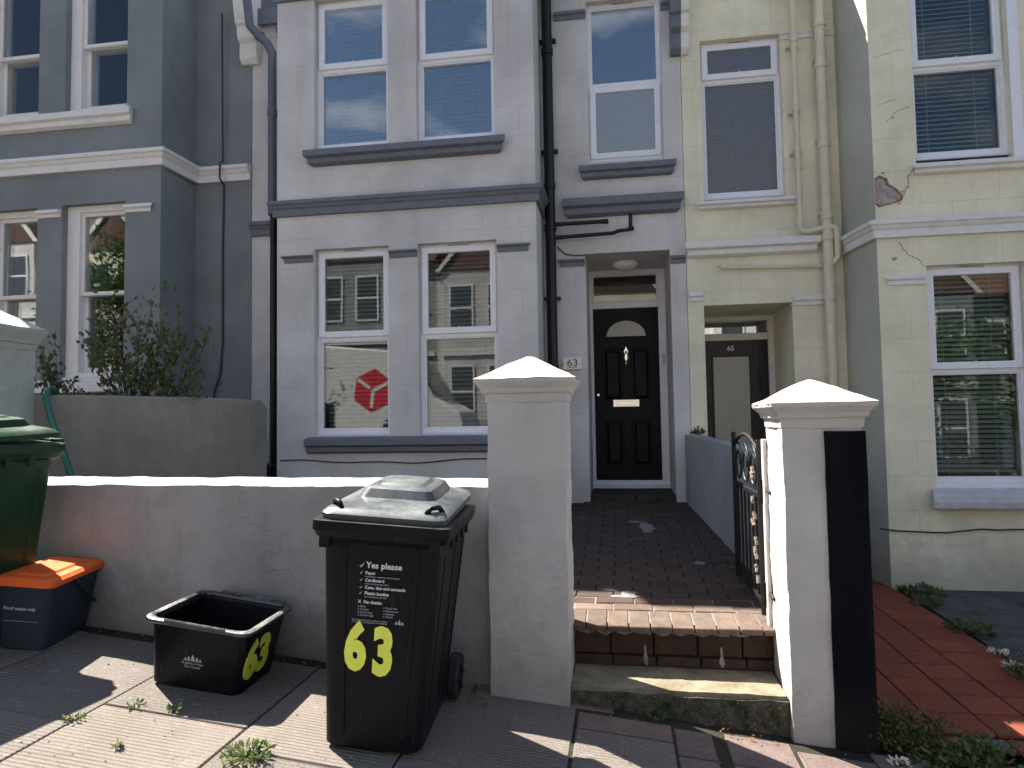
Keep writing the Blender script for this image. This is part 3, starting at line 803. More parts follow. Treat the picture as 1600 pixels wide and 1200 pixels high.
# porch and door of 63
MB().box(-.305, .535, YR+.003, YD+.05, 3.046, 3.10).build('porch_ceiling', 'stucco_grey', H)
fr = MB()
fr.ring(-.325, .565, .655, 3.044, .05, 7.74, 7.82, ws=(.06, .115, .055, .05))
fr.box(-.265, .45, 7.745, 7.815, 2.615, 2.69)
df = fr.build('door_frame', 'upvc', H, bevel=.004)
pane(df, -.262, .447, 2.70, 2.985, 7.78, 'glass')
MB().ring(-.264, .449, 2.692, 2.992, .012, 7.752, 7.79).build('glazing_bead', 'upvc', df)
MB().moulding(-.34, .575, 7.74, [(.03, .61), (.06, .61), (.06, .645), (.0, .662)], (0, 0)).build('door_sill', 'upvc', df, bevel=.003)
d = MB(); d.box(-.262, .447, 7.762, 7.81, .712, 2.612)
door = d.build('front_door', 'door_black', H, bevel=.003)
def door_panel(parent, x0, x1, z0, z1, Y, arch=False):
    m = MB(); m.ring(x0, x1, z0, z1, .018, Y-.012, Y+.002)
    m.add([(x0+.03, Y-.002, z0+.03), (x1-.03, Y-.002, z0+.03), (x1-.03, Y-.002, z1-.03), (x0+.03, Y-.002, z1-.03),
           (x0+.055, Y-.012, z0+.055), (x1-.055, Y-.012, z0+.055), (x1-.055, Y-.012, z1-.055), (x0+.055, Y-.012, z1-.055)],
          [(0,1,5,4), (1,2,6,5), (2,3,7,6), (3,0,4,7), (4,5,6,7)])
    m.build('door_panel', 'door_black', parent, bevel=.003)
door_panel(door, -.17, .055, 1.58, 2.17, 7.762); door_panel(door, .135, .36, 1.58, 2.17, 7.762)
door_panel(door, -.17, .055, .86, 1.38, 7.762); door_panel(door, .135, .36, .86, 1.38, 7.762)
# half-moon light
arcp = [(.095+.245*math.cos(R(a)), 2.28+.215*math.sin(R(a))) for a in range(0, 181, 12)]
arci = [(.095+.215*math.cos(R(a)), 2.30+.175*math.sin(R(a))) for a in range(0, 181, 12)]
m = MB()
n = len(arcp)
for ring_, y in ((arcp, 7.745), (arci, 7.745), (arcp, 7.761), (arci, 7.7615)):
    m.v += [(x, y, z) for x, z in ring_]
for i in range(n):
    j = (i+1) % n
    m.f += [(i, j, n+j, n+i), (i, 2*n+i, 2*n+j, j), (n+i, n+j, 3*n+j, 3*n+i)]
m.build('light_surround', 'door_black', door)
MB().prism(arci, 'y', 7.752, 7.7605).build('pane', 'glass_panel', door)
m = MB(); m.box(-.065, .225, 7.742, 7.7615, 1.515, 1.60)
lb = m.build('letterbox', 'chrome', door, bevel=.006)
MB().box(-.03, .19, 7.737, 7.7425, 1.535, 1.58).build('letterbox_flap', 'chrome', lb, bevel=.004)
kn = MB(); kn.tube([(.09, 7.762, 2.13), (.09, 7.735, 2.13)], .016, 10); kn.tube([(.09, 7.735, 2.135), (.072, 7.732, 2.09), (.070, 7.732, 2.05), (.09, 7.732, 2.015), (.110, 7.732, 2.05), (.108, 7.732, 2.09), (.09, 7.735, 2.135)], .007, 8)
kn.prism([(.09, 2.185), (.112, 2.13), (.09, 1.985), (.068, 2.13)], 'y', 7.748, 7.7615)
kn.build('knocker', 'chrome', door, smooth=False)
MB().tube([(-.225, 7.762, 1.655), (-.225, 7.750, 1.655)], .012, 10).build('keyhole', 'chrome', door)
MB().box(.482, .512, 7.725, 7.7395, 1.98, 2.09).build('doorbell', 'trim_sill', H, bevel=.003)
# round lamp on the porch ceiling
lm = MB(); lm.loft([[(.10+r_*math.cos(2*math.pi*k/24), 7.40+r_*math.sin(2*math.pi*k/24), z) for k in range(24)] for r_, z in ((.135, 3.045), (.14, 3.03), (.14, 3.018), (.125, 3.0), (.09, 2.978), (.04, 2.965))])
set_smooth_angle(lm.build('porch_lamp', 'lamp_glass', H), 60)

# ------------------------------------------------------------------ house 61 (blue grey, left)
L = empty('terraced_house', (-6.2, 6.9, 0.9), 'dark blue grey terraced house with white string courses, left of the pale grey one', 'house', 'terraced houses in a row')
wm = MB()
wh = [(-6.56, -5.97, 1.86, 3.69), (-5.68, -4.955, 1.86, 3.70), (-6.62, -5.985, 4.66, 6.26), (-5.67, -4.95, 4.66, 6.26)]
wall_sheet(wm, -7.15, -4.555, 0.2, 6.45, YB, wh, 0.10)
for X in (-7.15, -4.555): wm.quad((X, YB, .2), (X, YR, .2), (X, YR, 6.45), (X, YB, 6.45))
wm.quad((-7.15, YB, 6.45), (-4.555, YB, 6.45), (-4.555, YR, 6.45), (-7.15, YR, 6.45))
wall_sheet(wm, -8.45, -7.15, .2, 6.32, YR, [(-8.2, -7.4, 1.1, 3.4)], .1); wall_sheet(wm, -4.555, -3.897, .2, 6.32, YR-.012, [])
wm.quad((-3.897, YR-.012, .2), (-3.897, YR, .2), (-3.897, YR, 6.32), (-3.897, YR-.012, 6.32))
wm.build('wall', 'stucco_blue', L)
shell(L, -8.45, -3.905, YR, 6.32, (-7.15, -4.555), YB, 6.45, wallmat='stucco_blue', fascia='trim_white')
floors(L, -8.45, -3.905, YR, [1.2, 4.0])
sash_window(L, -6.567, -5.963, 1.90, 3.697, 6.375, 2.78, glass=('glass_dark', 'glass_dark'), drape=('curtain_blue', .3), box_l=.05)
sash_window(L, -5.687, -4.948, 1.90, 3.707, 6.375, 2.78, glass=('glass_dark', 'glass_dark'), drape=('curtain_blue', .75), box_l=.15)
sash_window(L, -6.627, -5.978, 4.70, 6.267, 6.375, 5.40, drape=('curtain', .05), box_l=.05)
sash_window(L, -5.677, -4.943, 4.70, 6.267, 6.375, 5.44, box_l=.13)
string_course(L, [(-7.15, -4.555, YB, 1, 1), ('side', -4.555, YB, -4.535, YR, 1), (-4.53, -3.90, YR-.012, 0, 0)], 4.04, 4.225, 0.085, 'trim_white')
sill(L, -6.70, -4.88, YB, 4.50, 4.66, 0.10, 'trim_white', 0.3)
MB().box(-6.62, -4.93, YB-.10, YB-.001, 1.74, 1.87).build('sill', 'trim_white', L, bevel=.008)
for a, b, rl, rr in ((-5.965, -5.69, 0, 0), (-4.95, -4.67, 0, 1)):
    z0, z1 = 3.575, 3.66
    MB().moulding(a, b, YB, [(.012, z0), (.02, z0+.03), (.045, z0+.045), (.045, z1-.01), (.0, z1)], (rl, rr)).build('capital', 'trim_white', L, bevel=.002)
corbel(L, -3.895, 5.32, 6.10, YR, 0.20, 'trim_white')
pts = [(-4.20, 6.80, 5.9), (-4.205, 6.84, 4.26), (-4.205, 6.78, 4.22), (-4.205, 6.78, 4.05), (-4.21, 6.87, 4.0), (-4.22, 6.87, 3.2), (-4.215, 6.87, 2.3), (-4.24, 6.87, 1.95), (-4.30, 6.86, 1.75), (-4.33, 6.85, 1.5)]
MB().tube(pts, 0.010, 6).build('cable', 'dark_cable', L)

# ------------------------------------------------------------------ house 65 (yellow, right)
Y_ = empty('terraced_house', (2.9, 6.9, 0.0), 'cream yellow terraced house with cracked render, right of the pale grey one', 'house', 'terraced houses in a row')
wm = MB()
wall_sheet(wm, 0.687, 2.132, -.3, 5.80, YR, [(.875, 1.635, 3.50, 5.12), (.84, 1.66, -.2, 2.475, .9)], .09)
wall_sheet(wm, .70, 1.90, -.2, 2.8, YD, [(.82, 1.70, -.1, 2.475, .05)])
wh = [(2.57, 3.33, 3.53, 5.45), (2.61, 3.37, .74, 2.65), (4.05, 4.85, 3.53, 5.45), (4.05, 4.85, .74, 2.65)]
wall_sheet(wm, 2.225, 5.15, -.5, 5.72, YB, wh, .09)
wm.quad((5.15, YB, -.5), (5.15, YR, -.5), (5.15, YR, 5.72), (5.15, YB, 5.72))
wm.quad((2.225, YB, 5.72), (5.15, YB, 5.72), (5.15, YR, 5.72), (2.13, YR, 5.72))
wall_sheet(wm, 5.15, 5.25, -.5, 5.80, YR, [])
wm.build('wall', 'stucco_yellow', Y_)
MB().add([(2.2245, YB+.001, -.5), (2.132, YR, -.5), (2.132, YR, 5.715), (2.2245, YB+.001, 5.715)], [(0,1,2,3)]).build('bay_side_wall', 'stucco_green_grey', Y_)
shell(Y_, 0.69, 5.25, YR, 5.80, (2.225, 5.15), YB, 5.72, wallmat='stucco_yellow', fascia='trim_white')
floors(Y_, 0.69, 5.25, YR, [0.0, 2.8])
upvc_window(Y_, .868, 1.642, 3.55, 5.127, 6.975, 4.735, glass=('glass_obscure', 'glass_obscure'), blinds=False)
upvc_window(Y_, 2.563, 3.337, 3.60, 5.457, 6.375, 4.40, sash='top', slatmat='slat_white', glass=('glass_dark', 'glass_dark'))
upvc_window(Y_, 2.603, 3.377, .80, 2.657, 6.375, 1.755, sash='top', slatmat='slat_white', glass=('glass', 'glass'))
upvc_window(Y_, 4.043, 4.857, 3.60, 5.457, 6.375, 4.40, slatmat='slat_white'); upvc_window(Y_, 4.043, 4.857, .80, 2.657, 6.375, 1.755, slatmat='slat_white')
MB().box(3.332, 3.415, 6.287, 6.2985, 3.53, 5.45).build('window_surround', 'upvc', Y_, bevel=.003)
MB().box(3.372, 3.455, 6.287, 6.2985, .765, 2.65).build('window_surround', 'upvc', Y_, bevel=.003)
MB().box(2.605, 3.375, 6.31, 6.374, .745, .80).build('window_board', 'upvc', Y_, bevel=.003)
sill(Y_, .84, 1.68, YR, 3.41, 3.49, .085, 'trim_white', .7)
sill(Y_, .74, 1.85, YR, 2.94, 3.10, .10, 'trim_white', .7, 'door_hood')
sill(Y_, 2.56, 5.0, YB, 3.43, 3.52, .08, 'trim_white', .5)
MB().moulding(2.58, 4.95, YB, [(.05, .60), (.12, .605), (.13, .66), (.12, .72), (.0, .765)], (.4, .4)).build('sill', 'trim_sill', Y_, bevel=.01, sub=.06, rough=(.006, 9))
string_course(Y_, [(2.225, 5.15, YB, 1, 1), ('side', 2.225, YB, 2.132, YR, -1)], 2.90, 3.065, .07, 'trim_white')
for a, b, Y, z0, z1, rl, rr in ((2.31, 2.595, YB, 2.49, 2.575, 1, 0), (3.46, 4.045, YB, 2.49, 2.575, 0, 0), (.70, .835, YR, 2.52, 2.62, 0, 0), (1.665, 1.94, YR, 2.44, 2.535, 0, 1), (1.645, 2.13, YR, 5.05, 5.12, 0, 0)):
    MB().moulding(a, b, Y, [(.014, z0), (.018, z0+.035), (.035, z0+.05), (.035, z1-.01), (.0, z1)], (rl, rr)).build('capital', 'trim_white', Y_, bevel=.002)
MB().box(1.655, 1.659, YR+.02, YD-.02, 2.44, 2.52).build('capital', 'trim_white', Y_)
corbel(Y_, .725, 4.98, 5.72, YR, .078, 'trim_white')
MB().box(.842, 1.658, YR+.003, YD+.05, 2.476, 2.53).build('porch_ceiling', 'stucco_yellow', Y_)
# door 65
fr = MB(); fr.ring(.84, 1.70, .12, 2.475, .06, 7.74, 7.82, ws=(.07, .10, .05, .05)); fr.box(.91, 1.60, 7.745, 7.815, 2.215, 2.29)
df = fr.build('door_frame', 'wood_white', Y_, bevel=.004)
pane(df, .912, 1.598, 2.295, 2.42, 7.78, 'glass_strong')
d = MB(); d.ring(.912, 1.598, .17, 2.213, .1, 7.762, 7.81, ws=(.11, .19, .75, .17))
door = d.build('front_door', 'gloss_black', Y_, bevel=.003)
MB().ring(1.005, 1.425, .90, 2.06, .02, 7.752, 7.775).build('glazing_bead', 'gloss_black', door, bevel=.003)
pane(door, 1.02, 1.41, .915, 2.045, 7.78, 'glass_panel')
text_mesh('door_number', '65', .075, 'print_white', door, facing(Vector((1.175, 7.758, 2.105))-wloc(door)), .002)
kn = MB(); kn.tube([(1.51, 7.755, 1.88), (1.51, 7.745, 1.66)], .007, 8)
for z, r_ in ((1.83, .02), (1.77, .032), (1.70, .02)):
    kn.prism([(1.51+r_, z), (1.51, z+.03), (1.51-r_, z), (1.51, z-.03)], 'y', 7.745, 7.7615)
kn.build('knocker', 'iron', door)
# pipes of 65
pipe_part(Y_, [(1.735, 6.80, 5.52), (1.735, 6.80, 3.17), (1.75, 6.80, 3.13), (1.80, 6.80, 3.12), (1.97, 6.78, 3.155), (2.03, 6.77, 3.15), (2.05, 6.77, 3.10), (2.05, 6.77, 2.86), (2.0, 6.79, 2.80)], .028, 'pipe_yellow', collars=[((1.735, 6.80, z), (0, 0, 1)) for z in (5.0, 4.32, 3.92, 3.76, 3.22)])
pipe_part(Y_, [(1.975, 6.80, 5.52), (1.975, 6.80, .2)], .048, 'pipe_yellow', collars=[((1.975, 6.80, z), (0, 0, 1)) for z in (5.12, 4.72, 3.95, 3.26, 3.06, 2.50)])
for x_, zz in ((1.735, (4.95, 4.3, 3.9)), (1.975, (4.8, 4.0, 3.3, 2.5, 1.6))):
    for z in zz:
        MB().box(x_-.055, x_+.055, 6.845, 6.898, z-.012, z+.012).build('pipe_bracket', 'pipe_yellow', Y_, bevel=.002)
pipe_part(Y_, [(.985, 6.86, 2.86), (1.02, 6.86, 2.83), (1.93, 6.86, 2.80)], .017, 'pipe_yellow', 'waste_pipe')
# hopper heads above
MB().box(1.66, 2.08, 6.70, 6.89, 5.50, 5.60).build('gutter', 'gloss_black', Y_, bevel=.01)
# lost render near the corner of the bay
pt = [(2.232, 3.43), (2.27, 3.455), (2.33, 3.42), (2.345, 3.37), (2.41, 3.32), (2.455, 3.26), (2.44, 3.22), (2.37, 3.20), (2.31, 3.19), (2.26, 3.17), (2.232, 3.20)]
MB().prism([(x, z) for x, z in pt], 'y', 6.294, 6.3005).build('exposed_brickwork', 'exposed_edge', Y_, sub=.03, rough=(.003, 25))
random.seed(44)
pt2 = [(2.233, 3.405), (2.262, 3.432), (2.30, 3.41), (2.318, 3.365), (2.335, 3.345), (2.375, 3.325), (2.40, 3.29), (2.432, 3.255), (2.425, 3.228), (2.36, 3.208), (2.30, 3.196), (2.262, 3.18), (2.233, 3.205)]
MB().prism([(x+random.uniform(-.004, .004), z+random.uniform(-.004, .004)) for x, z in pt2], 'y', 6.289, 6.2935).build('exposed_render', 'exposed_plaster', Y_, sub=.02, rough=(.004, 30))
for fx, fz, fr_ in ((2.45, 3.30, .02), (2.30, 3.47, .016), (2.42, 3.20, .014), (2.50, 3.335, .012), (2.36, 2.72, .028), (2.40, 3.95, .012)):
    fl = [(fx+fr_*random.uniform(.5, 1.2)*math.cos(a), fz+fr_*random.uniform(.4, 1.0)*math.sin(a)) for a in [k*.785 for k in range(8)]]
    MB().prism(fl, 'y', 6.296, 6.2992).build('paint_flake', 'exposed_plaster', Y_)
def crack(parent, pts, Y, wdt=.004, seed=1):
    random.seed(seed); q = []
    for (a, b), (c, d_) in zip(pts[:-1], pts[1:]):
        for i in range(5):
            t = i/5; q.append((a+(c-a)*t+random.uniform(-.006, .006), b+(d_-b)*t+random.uniform(-.006, .006)))
    q.append(pts[-1]); m = MB()
    m.tube([(x, Y, z) for x, z in q], [wdt*random.uniform(.4, 1)*.5 for _ in q], 4)
    m.build('crack', 'earth', parent)
crack(Y_, [(2.45, 3.26), (2.50, 3.36), (2.50, 3.43), (2.56, 3.50)], 6.2998, .008, 1)
crack(Y_, [(2.26, 4.06), (2.36, 4.10), (2.44, 4.11)], 6.2998, .005, 2)
crack(Y_, [(2.35, 3.92), (2.45, 4.02), (2.54, 4.03)], 6.2998, .006, 3)
crack(Y_, [(2.27, 4.50), (2.40, 4.53), (2.52, 4.55)], 6.2998, .004, 4)
crack(Y_, [(2.40, 2.86), (2.46, 2.76), (2.56, 2.70), (2.60, 2.64)], 6.2998, .006, 5)
cab = [(2.15+i*.13, 6.28, .43-.03*math.sin(min(i, 6)/6*3.1)-.004*math.sin(i*2.)) for i in range(24)]
MB().tube(cab, .007, 6).build('cable', 'dark_cable', Y_)

# number plaque 63
pq = MB(); pq.box(-.545, -.355, 6.875, 6.897, 1.885, 2.005)
pq = pq.build('house_number_sign', 'ceramic', None, bevel=.004)
tag(pq, 'small cream plaque reading 63 on the grey wall left of the black door', 'sign')
text_mesh('number', '63', .10, 'pipe_slate', pq, facing((-.505, 6.8735, 1.918)), .0015, xs=1.15)
b_ = MB()
b_.box(-.50, -.40, 6.8725, 6.8745, 1.902, 1.907)
for (x, z) in ((-.533, 1.945), (-.367, 1.945)): b_.tube([(x, 6.8755, z), (x, 6.871, z)], .005, 8)
b_.build('plaque_detail', 'pipe_slate', pq)

# ================================================================== garden walls and pillars
def free_mesh(o, label, cat, group=None): return tag(o, label, cat, group)
# front wall of 63: rough coping
m = MB()
m.hexa([(-4.60, 3.35, gz(-4.6)-.15), (-.63, 3.35, gz(-.63)-.15), (-.63, 3.62, gz(-.63)-.15), (-4.60, 3.62, gz(-4.6)-.15),
        (-4.60, 3.35, 1.095), (-.63, 3.35, 1.070), (-.63, 3.62, 1.090), (-4.60, 3.62, 1.115)])
fw = m.build('garden_wall', 'stucco_wall', None, sub=.06, rough=(.006, 7))
tag(fw, 'low rendered grey front wall behind the bins, sunlit along its top', 'wall')

def gate_pillar(name, x0, x1, y0, y1, ztop, cap, mat, capmat, label, zb, black=None):
    xc, yc = (x0+x1)/2, (y0+y1)/2
    e = empty(name, (xc, yc, gz(xc)), label, 'gate pillar')
    m = MB(); m.box(x0, x1, y0, y1, zb, ztop)
    sh = m.build('pillar_shaft', mat, e, sub=.05, rough=(.0055, 9))
    e0, e1, ap = cap   # moulding heights: eave bottom, eave top, apex
    def rg(d, z): return [(x0-d, y0-d, z), (x1+d, y0-d, z), (x1+d, y1+d, z), (x0-d, y1+d, z)]
    c = MB(); c.loft([rg(.006, ztop-.004), rg(.010, ztop+.035), rg(.022, ztop+.042), rg(.026, ztop+.062), rg(.052, e0), rg(.056, e1)], True, True)
    cb = c.build('pillar_moulding', capmat[0], e, sub=.08, rough=(.004, 11))
    p_ = MB(); k = rg(.057, e1+.001); top = [(xc-.012, yc-.012, ap), (xc+.012, yc-.012, ap), (xc+.012, yc+.012, ap), (xc-.012, yc+.012, ap)]
    p_.loft([k, top], True, True)
    p_.build('pillar_cap', capmat[1], e, sub=.06, rough=(.005, 12))
    if black:
        bm_ = MB(); bm_.box(black[0], black[1], y0-.012, y0+.02, zb, ztop-.02)
        bm_.box(x1-.02, x1+.012, y0+.021, y1, zb, ztop-.02)
        bm_.build('pillar_facing', 'black_paint', e, sub=.08, rough=(.002, 8))
    return e
gate_pillar('gate_pillar', -.625, -.255, 3.25, 3.62, 1.485, (1.575, 1.592, 1.715), 'stucco_pillar', ('stucco_pillar', 'cap_paint'),
            'pale grey gate pillar with a pyramid cap, left of the front steps', -.2)
gate_pillar('gate_pillar', .72, 1.055, 3.25, 3.60, 1.345, (1.435, 1.452, 1.565), 'stucco_pillar', ('stucco_pillar', 'cap_paint'),
            'gate pillar right of the steps, its right half painted black', -.35, black=(.895, 1.066))
gate_pillar('gate_pillar', -4.62, -4.17, 3.95, 4.40, 1.955, (2.075, 2.10, 2.27), 'stucco_pillar_cool', ('stucco_pillar_cool', 'cap_paint'),
            'greenish grey gate pillar cut off by the left edge, beside the green hose', 0.0)
# cement planter wall, curved in plan
m = MB(); ctr = [(-5.0, 4.15), (-4.5, 4.28), (-4.1, 4.42), (-3.75, 4.65), (-3.45, 4.95), (-3.25, 5.25), (-3.12, 5.55), (-3.10, 5.75)]
n = 26; P = []
for i in range(n+1):
    t = i/n*(len(ctr)-1); k = min(int(t), len(ctr)-2); f = t-k
    P.append(Vector((*[(ctr[k][a]*(1-f)+ctr[k+1][a]*f) for a in (0, 1)], 0)))
rings = []
for i, p in enumerate(P):
    dd = (P[min(i+1, n)]-P[max(i-1, 0)]).normalized(); nn = Vector((-dd.y, dd.x, 0))
    zt = 1.645-.045*(i/n)-(0.05 if i == n else 0)
    a, b = p, p+nn*.14
    rings.append([(a.x, a.y, .2), (a.x, a.y, zt-.02), (a.x+nn.x*.02, a.y+nn.y*.02, zt), (b.x-nn.x*.02, b.y-nn.y*.02, zt), (b.x, b.y, zt-.02), (b.x, b.y, .2)])
m.loft(rings)
cw = m.build('planter_wall', 'cement', None, sub=.09, rough=(.006, 6))
tag(cw, 'bare cement garden wall curving in front of the blue grey house', 'wall')
# side wall between the paths
m = MB(); m.hexa([(.86, 3.62, -.2), (1.0, 3.62, -.2), (.76, 6.88, -.2), (.62, 6.88, -.2), (.86, 3.62, 1.16), (1.0, 3.62, 1.16), (.76, 6.88, 1.225), (.62, 6.88, 1.225)])
sw = m.build('side_wall', 'path_wall_paint', None, sub=.07, rough=(.006, 6), bevel=.0)
tag(sw, 'blue grey painted low wall along the right side of the brick path', 'wall')

# ================================================================== steps and path of 63
def pz(y): return .366+.063*(y-3.6)
path = MB(); path.add([(-.46, 3.60, pz(3.6)-.02), (.87, 3.60, pz(3.6)-.02), (.80, 7.0, pz(7)-.02), (-.50, 7.0, pz(7)-.02)], [(0,1,2,3)])
path = path.build('path', 'mortar'); tag(path, kind='structure')
random.seed(11)
brk = {}
def brick(parent, w_, d_, h_, loc, rot, mat, name='brick'):
    key = (w_, d_, h_, mat, name)
    if key not in brk: brk[key] = o = MB().box(-w_/2, w_/2, -d_/2, d_/2, -h_, 0).build(name, mat, parent, bevel=.004, local=True)
    else: o = brk[key].copy(); col.objects.link(o); o.parent = parent
    o.location = loc; o.rotation_euler = rot; return o
sl_ = math.atan(.063)
x = -.245
while x < .73:          # header nosing course
    brick(path, .101, .235, .030, (x, 3.655, pz(3.655)+random.uniform(-.001, .002)), (sl_, 0, random.uniform(-.01, .01)), 'brick_nosing'); x += .107
y = 3.83; row = 0
while y < 6.95:
    x = -.47+(.107 if row % 2 else 0)+random.uniform(-.004, .004)
    while x < .84:
        if x+.1 < .70+(6.9-y)*.05+.12:
            brick(path, .205, .099, .05, (x+.1, y, pz(y)+random.uniform(-.0025, .0025)), (sl_+random.uniform(-.008, .008), random.uniform(-.006, .006), random.uniform(-.01, .01)), 'brick_nosing' if row < 1 else 'brick')
        x += .211
    y += .1055; row += 1
m = MB(); m.add([(-.30, 3.60, pz(3.6)-.005), (.712, 3.60, pz(3.6)-.005), (.712, 4.00, pz(4.0)-.005), (-.30, 4.00, pz(4.0)-.005)], [(0,1,2,3)]); m.build('mortar_bed', 'lime_mortar', path)
# lime stains on the path
def blob(parent, name, cx, cy, rx, ry, zf, mat, seed):
    random.seed(seed); k = 22; P = []
    for i in range(k):
        a = 2*math.pi*i/k; r_ = .65+.5*random.random(); P.append((cx+rx*r_*math.cos(a), cy+ry*r_*math.sin(a)))
    m = MB(); m.loft([[(x, y, zf(x, y)) for x, y in P], [(cx+(x-cx)*.9, cy+(y-cy)*.9, zf(x, y)+.0012) for x, y in P]])
    o = m.build(name, mat, parent); return o
blob(path, 'lime_stain', .20, 5.78, .075, .19, lambda x, y: pz(y)+.0022, 'lime_stain', 4)
blob(path, 'lime_stain', .11, 5.98, .06, .04, lambda x, y: pz(y)+.0022, 'lime_stain', 5)
blob(path, 'lime_stain', .50, 4.72, .035, .05, lambda x, y: pz(y)+.0022, 'lime_stain', 6)
blob(path, 'lime_stain', .03, 4.05, .05, .06, lambda x, y: pz(y)+.0022, 'lime_stain', 8)
blob(path, 'lime_stain', .00, 4.0, .09, .025, lambda x, y: pz(y)+.0024, 'lime_stain', 9)

st = empty('front_steps', (.22, 3.5, .05), 'worn front steps of dark brick over mossy concrete, between the two pillars', 'steps')
m = MB(); m.hexa([(-.255, 3.30, -.2), (.715, 3.30, -.2), (.715, 3.72, -.2), (-.255, 3.72, -.2), (-.255, 3.30, .128), (.715, 3.29, .122), (.715, 3.72, .132), (-.255, 3.72, .138)])
m.build('step', 'moss_concrete', st, sub=.04, rough=(.008, 9))
m = MB(); m.hexa([(-.25, 3.31, .1), (.71, 3.305, .1), (.71, 3.70, .1), (-.25, 3.70, .1), (-.25, 3.315, .148), (.71, 3.305, .143), (.71, 3.70, .146), (-.25, 3.70, .151)])
m.build('tread', 'tread_concrete', st, sub=.05, rough=(.004, 8))
MB().box(-.255, .712, 3.672, 3.80, .14, pz(3.7)-.056).build('riser_bed', 'mortar', st)
random.seed(5)
x = -.20
while x < .72:
    brick(st, .208, .05, .118, Vector((x+.02, 3.640+random.uniform(-.003, .003), .320))-st.location, (0, random.uniform(-.01, .01), 0), 'brick_dark'); x += .216
x = -.25
while x < .72:
    brick(st, .21, .075, .046, Vector((x+.08, 3.632+random.uniform(-.003, .003), .156+.042))-st.location, (0, 0, random.uniform(-.01, .01)), 'brick_dark'); x += .217
# efflorescence under the nosing
random.seed(9)
for i in range(9):
    xx = -.2+.095*i; m = MB(); P = [(xx-.04, .318), (xx+.05, .318), (xx+.045, .312-random.random()*.01), (xx+.01, .306-random.random()*.016), (xx-.03, .311)]
    m.prism(P, 'y', 3.6095, 3.612); m.build('lime_stain', 'lime_stain', st)
for xx in (.10, .47):
    MB().prism([(xx-.006, .25), (xx+.004, .262), (xx+.009, .215), (xx+.016, .18), (xx+.008, .155), (xx-.004, .165), (xx-.012, .185), (xx-.004, .22)], 'y', 3.589, 3.5915).build('lime_stain', 'lime_stain', st)
# threshold step by the door
m = MB(); m.box(-.30, .53, 6.99, 7.79, .4, .628)
m.build('threshold', 'brick', st, sub=.1, rough=(.003, 7))
x = -.29
while x < .52:
    brick(st, .205, .10, .06, Vector((x+.11, 6.965, .634))-st.location, (0, 0, 0), 'brick'); x += .213
# narrow soil edge left of the path
m = MB(); m.box(-.47, -.44, 3.63, 6.88, .2, .43); m.box(-.44, -.255, 3.63, 6.86, .2, .33)
m.build('edging', 'moss_concrete', st, sub=.08, rough=(.012, 10))

# gate, folded back against the pillar
gate = empty('garden_gate', (.70, 3.66, .42), 'black wrought iron garden gate standing open against the right pillar', 'gate')
GX = .695
m = MB()
def bar(a, b, r_=.008, n_=6): m.tube([a, b], r_, n_)
y0, y1 = 3.67, 4.45
m.box(GX-.012, GX+.012, y0-.012, y0+.012, .40, 1.275); m.box(GX-.012, GX+.012, y1-.012, y1+.012, .42, 1.30)
m.box(GX-.010, GX+.010, y0+.013, y1-.013, .45, .475); m.box(GX-.010, GX+.010, y0+.013, y1-.013, .98, 1.005)
m.build('gate_frame', 'iron', gate, bevel=.002)
for i in range(6):
    yy = y0+(y1-y0)*(i+1)/7
    mm = MB(); mm.tube([(GX, yy, .475), (GX, yy, .98)], .007, 6); mm.build('gate_bar', 'iron', gate, smooth=False)
for k in range(3):
    mm = MB(); ya = y0+.05+(y1-y0-.1)*k/3; yb = y0+.05+(y1-y0-.1)*(k+1)/3; c_ = (ya+yb)/2; pts = []
    for i in range(26):
        a = i/25*2*math.pi*1.35; r_ = (yb-ya)/2*(1-.55*i/25); pts.append((GX, c_+r_*math.cos(a+1.2), 1.125+r_*1.05*math.sin(a+1.2)))
    mm.tube(pts, .006, 6); mm.build('gate_scroll', 'iron', gate)
mm = MB(); mm.tube([(GX, y0+(y1-y0)*t/16, 1.22+.075*math.sin(math.pi*t/16)) for t in range(17)], .010, 6); mm.build('top_rail', 'iron', gate)
for z in (1.03, .52):
    mm = MB(); mm.tube([(GX, y0, z), (GX+.02, y0-.06, z+.005), (GX+.025, y0-.13, z-.01)], .009, 6); mm.tube([(GX+.0, y0-.03, z-.05), (GX+.0, y0-.03, z+.05)], .012, 8)
    mm.build('hinge', 'iron', gate)
random.seed(2)
for i in range(10):
    mm = MB(); yy = y0+.02+random.random()*.1; z = random.uniform(.5, 1.1); mm.tube([(GX-.014, yy, z), (GX-.016, yy+.02, z+.035)], .010, 6); mm.build('rust_flake', 'rust_paint', gate, rough=(.004, 30), sub=.02)
# white painted gate stop strip on the pillar back
mm = MB(); mm.box(.700, .7195, 3.595, 3.64, .35, 1.28); mm.build('gate_post', 'trim_white', gate, bevel=.003)

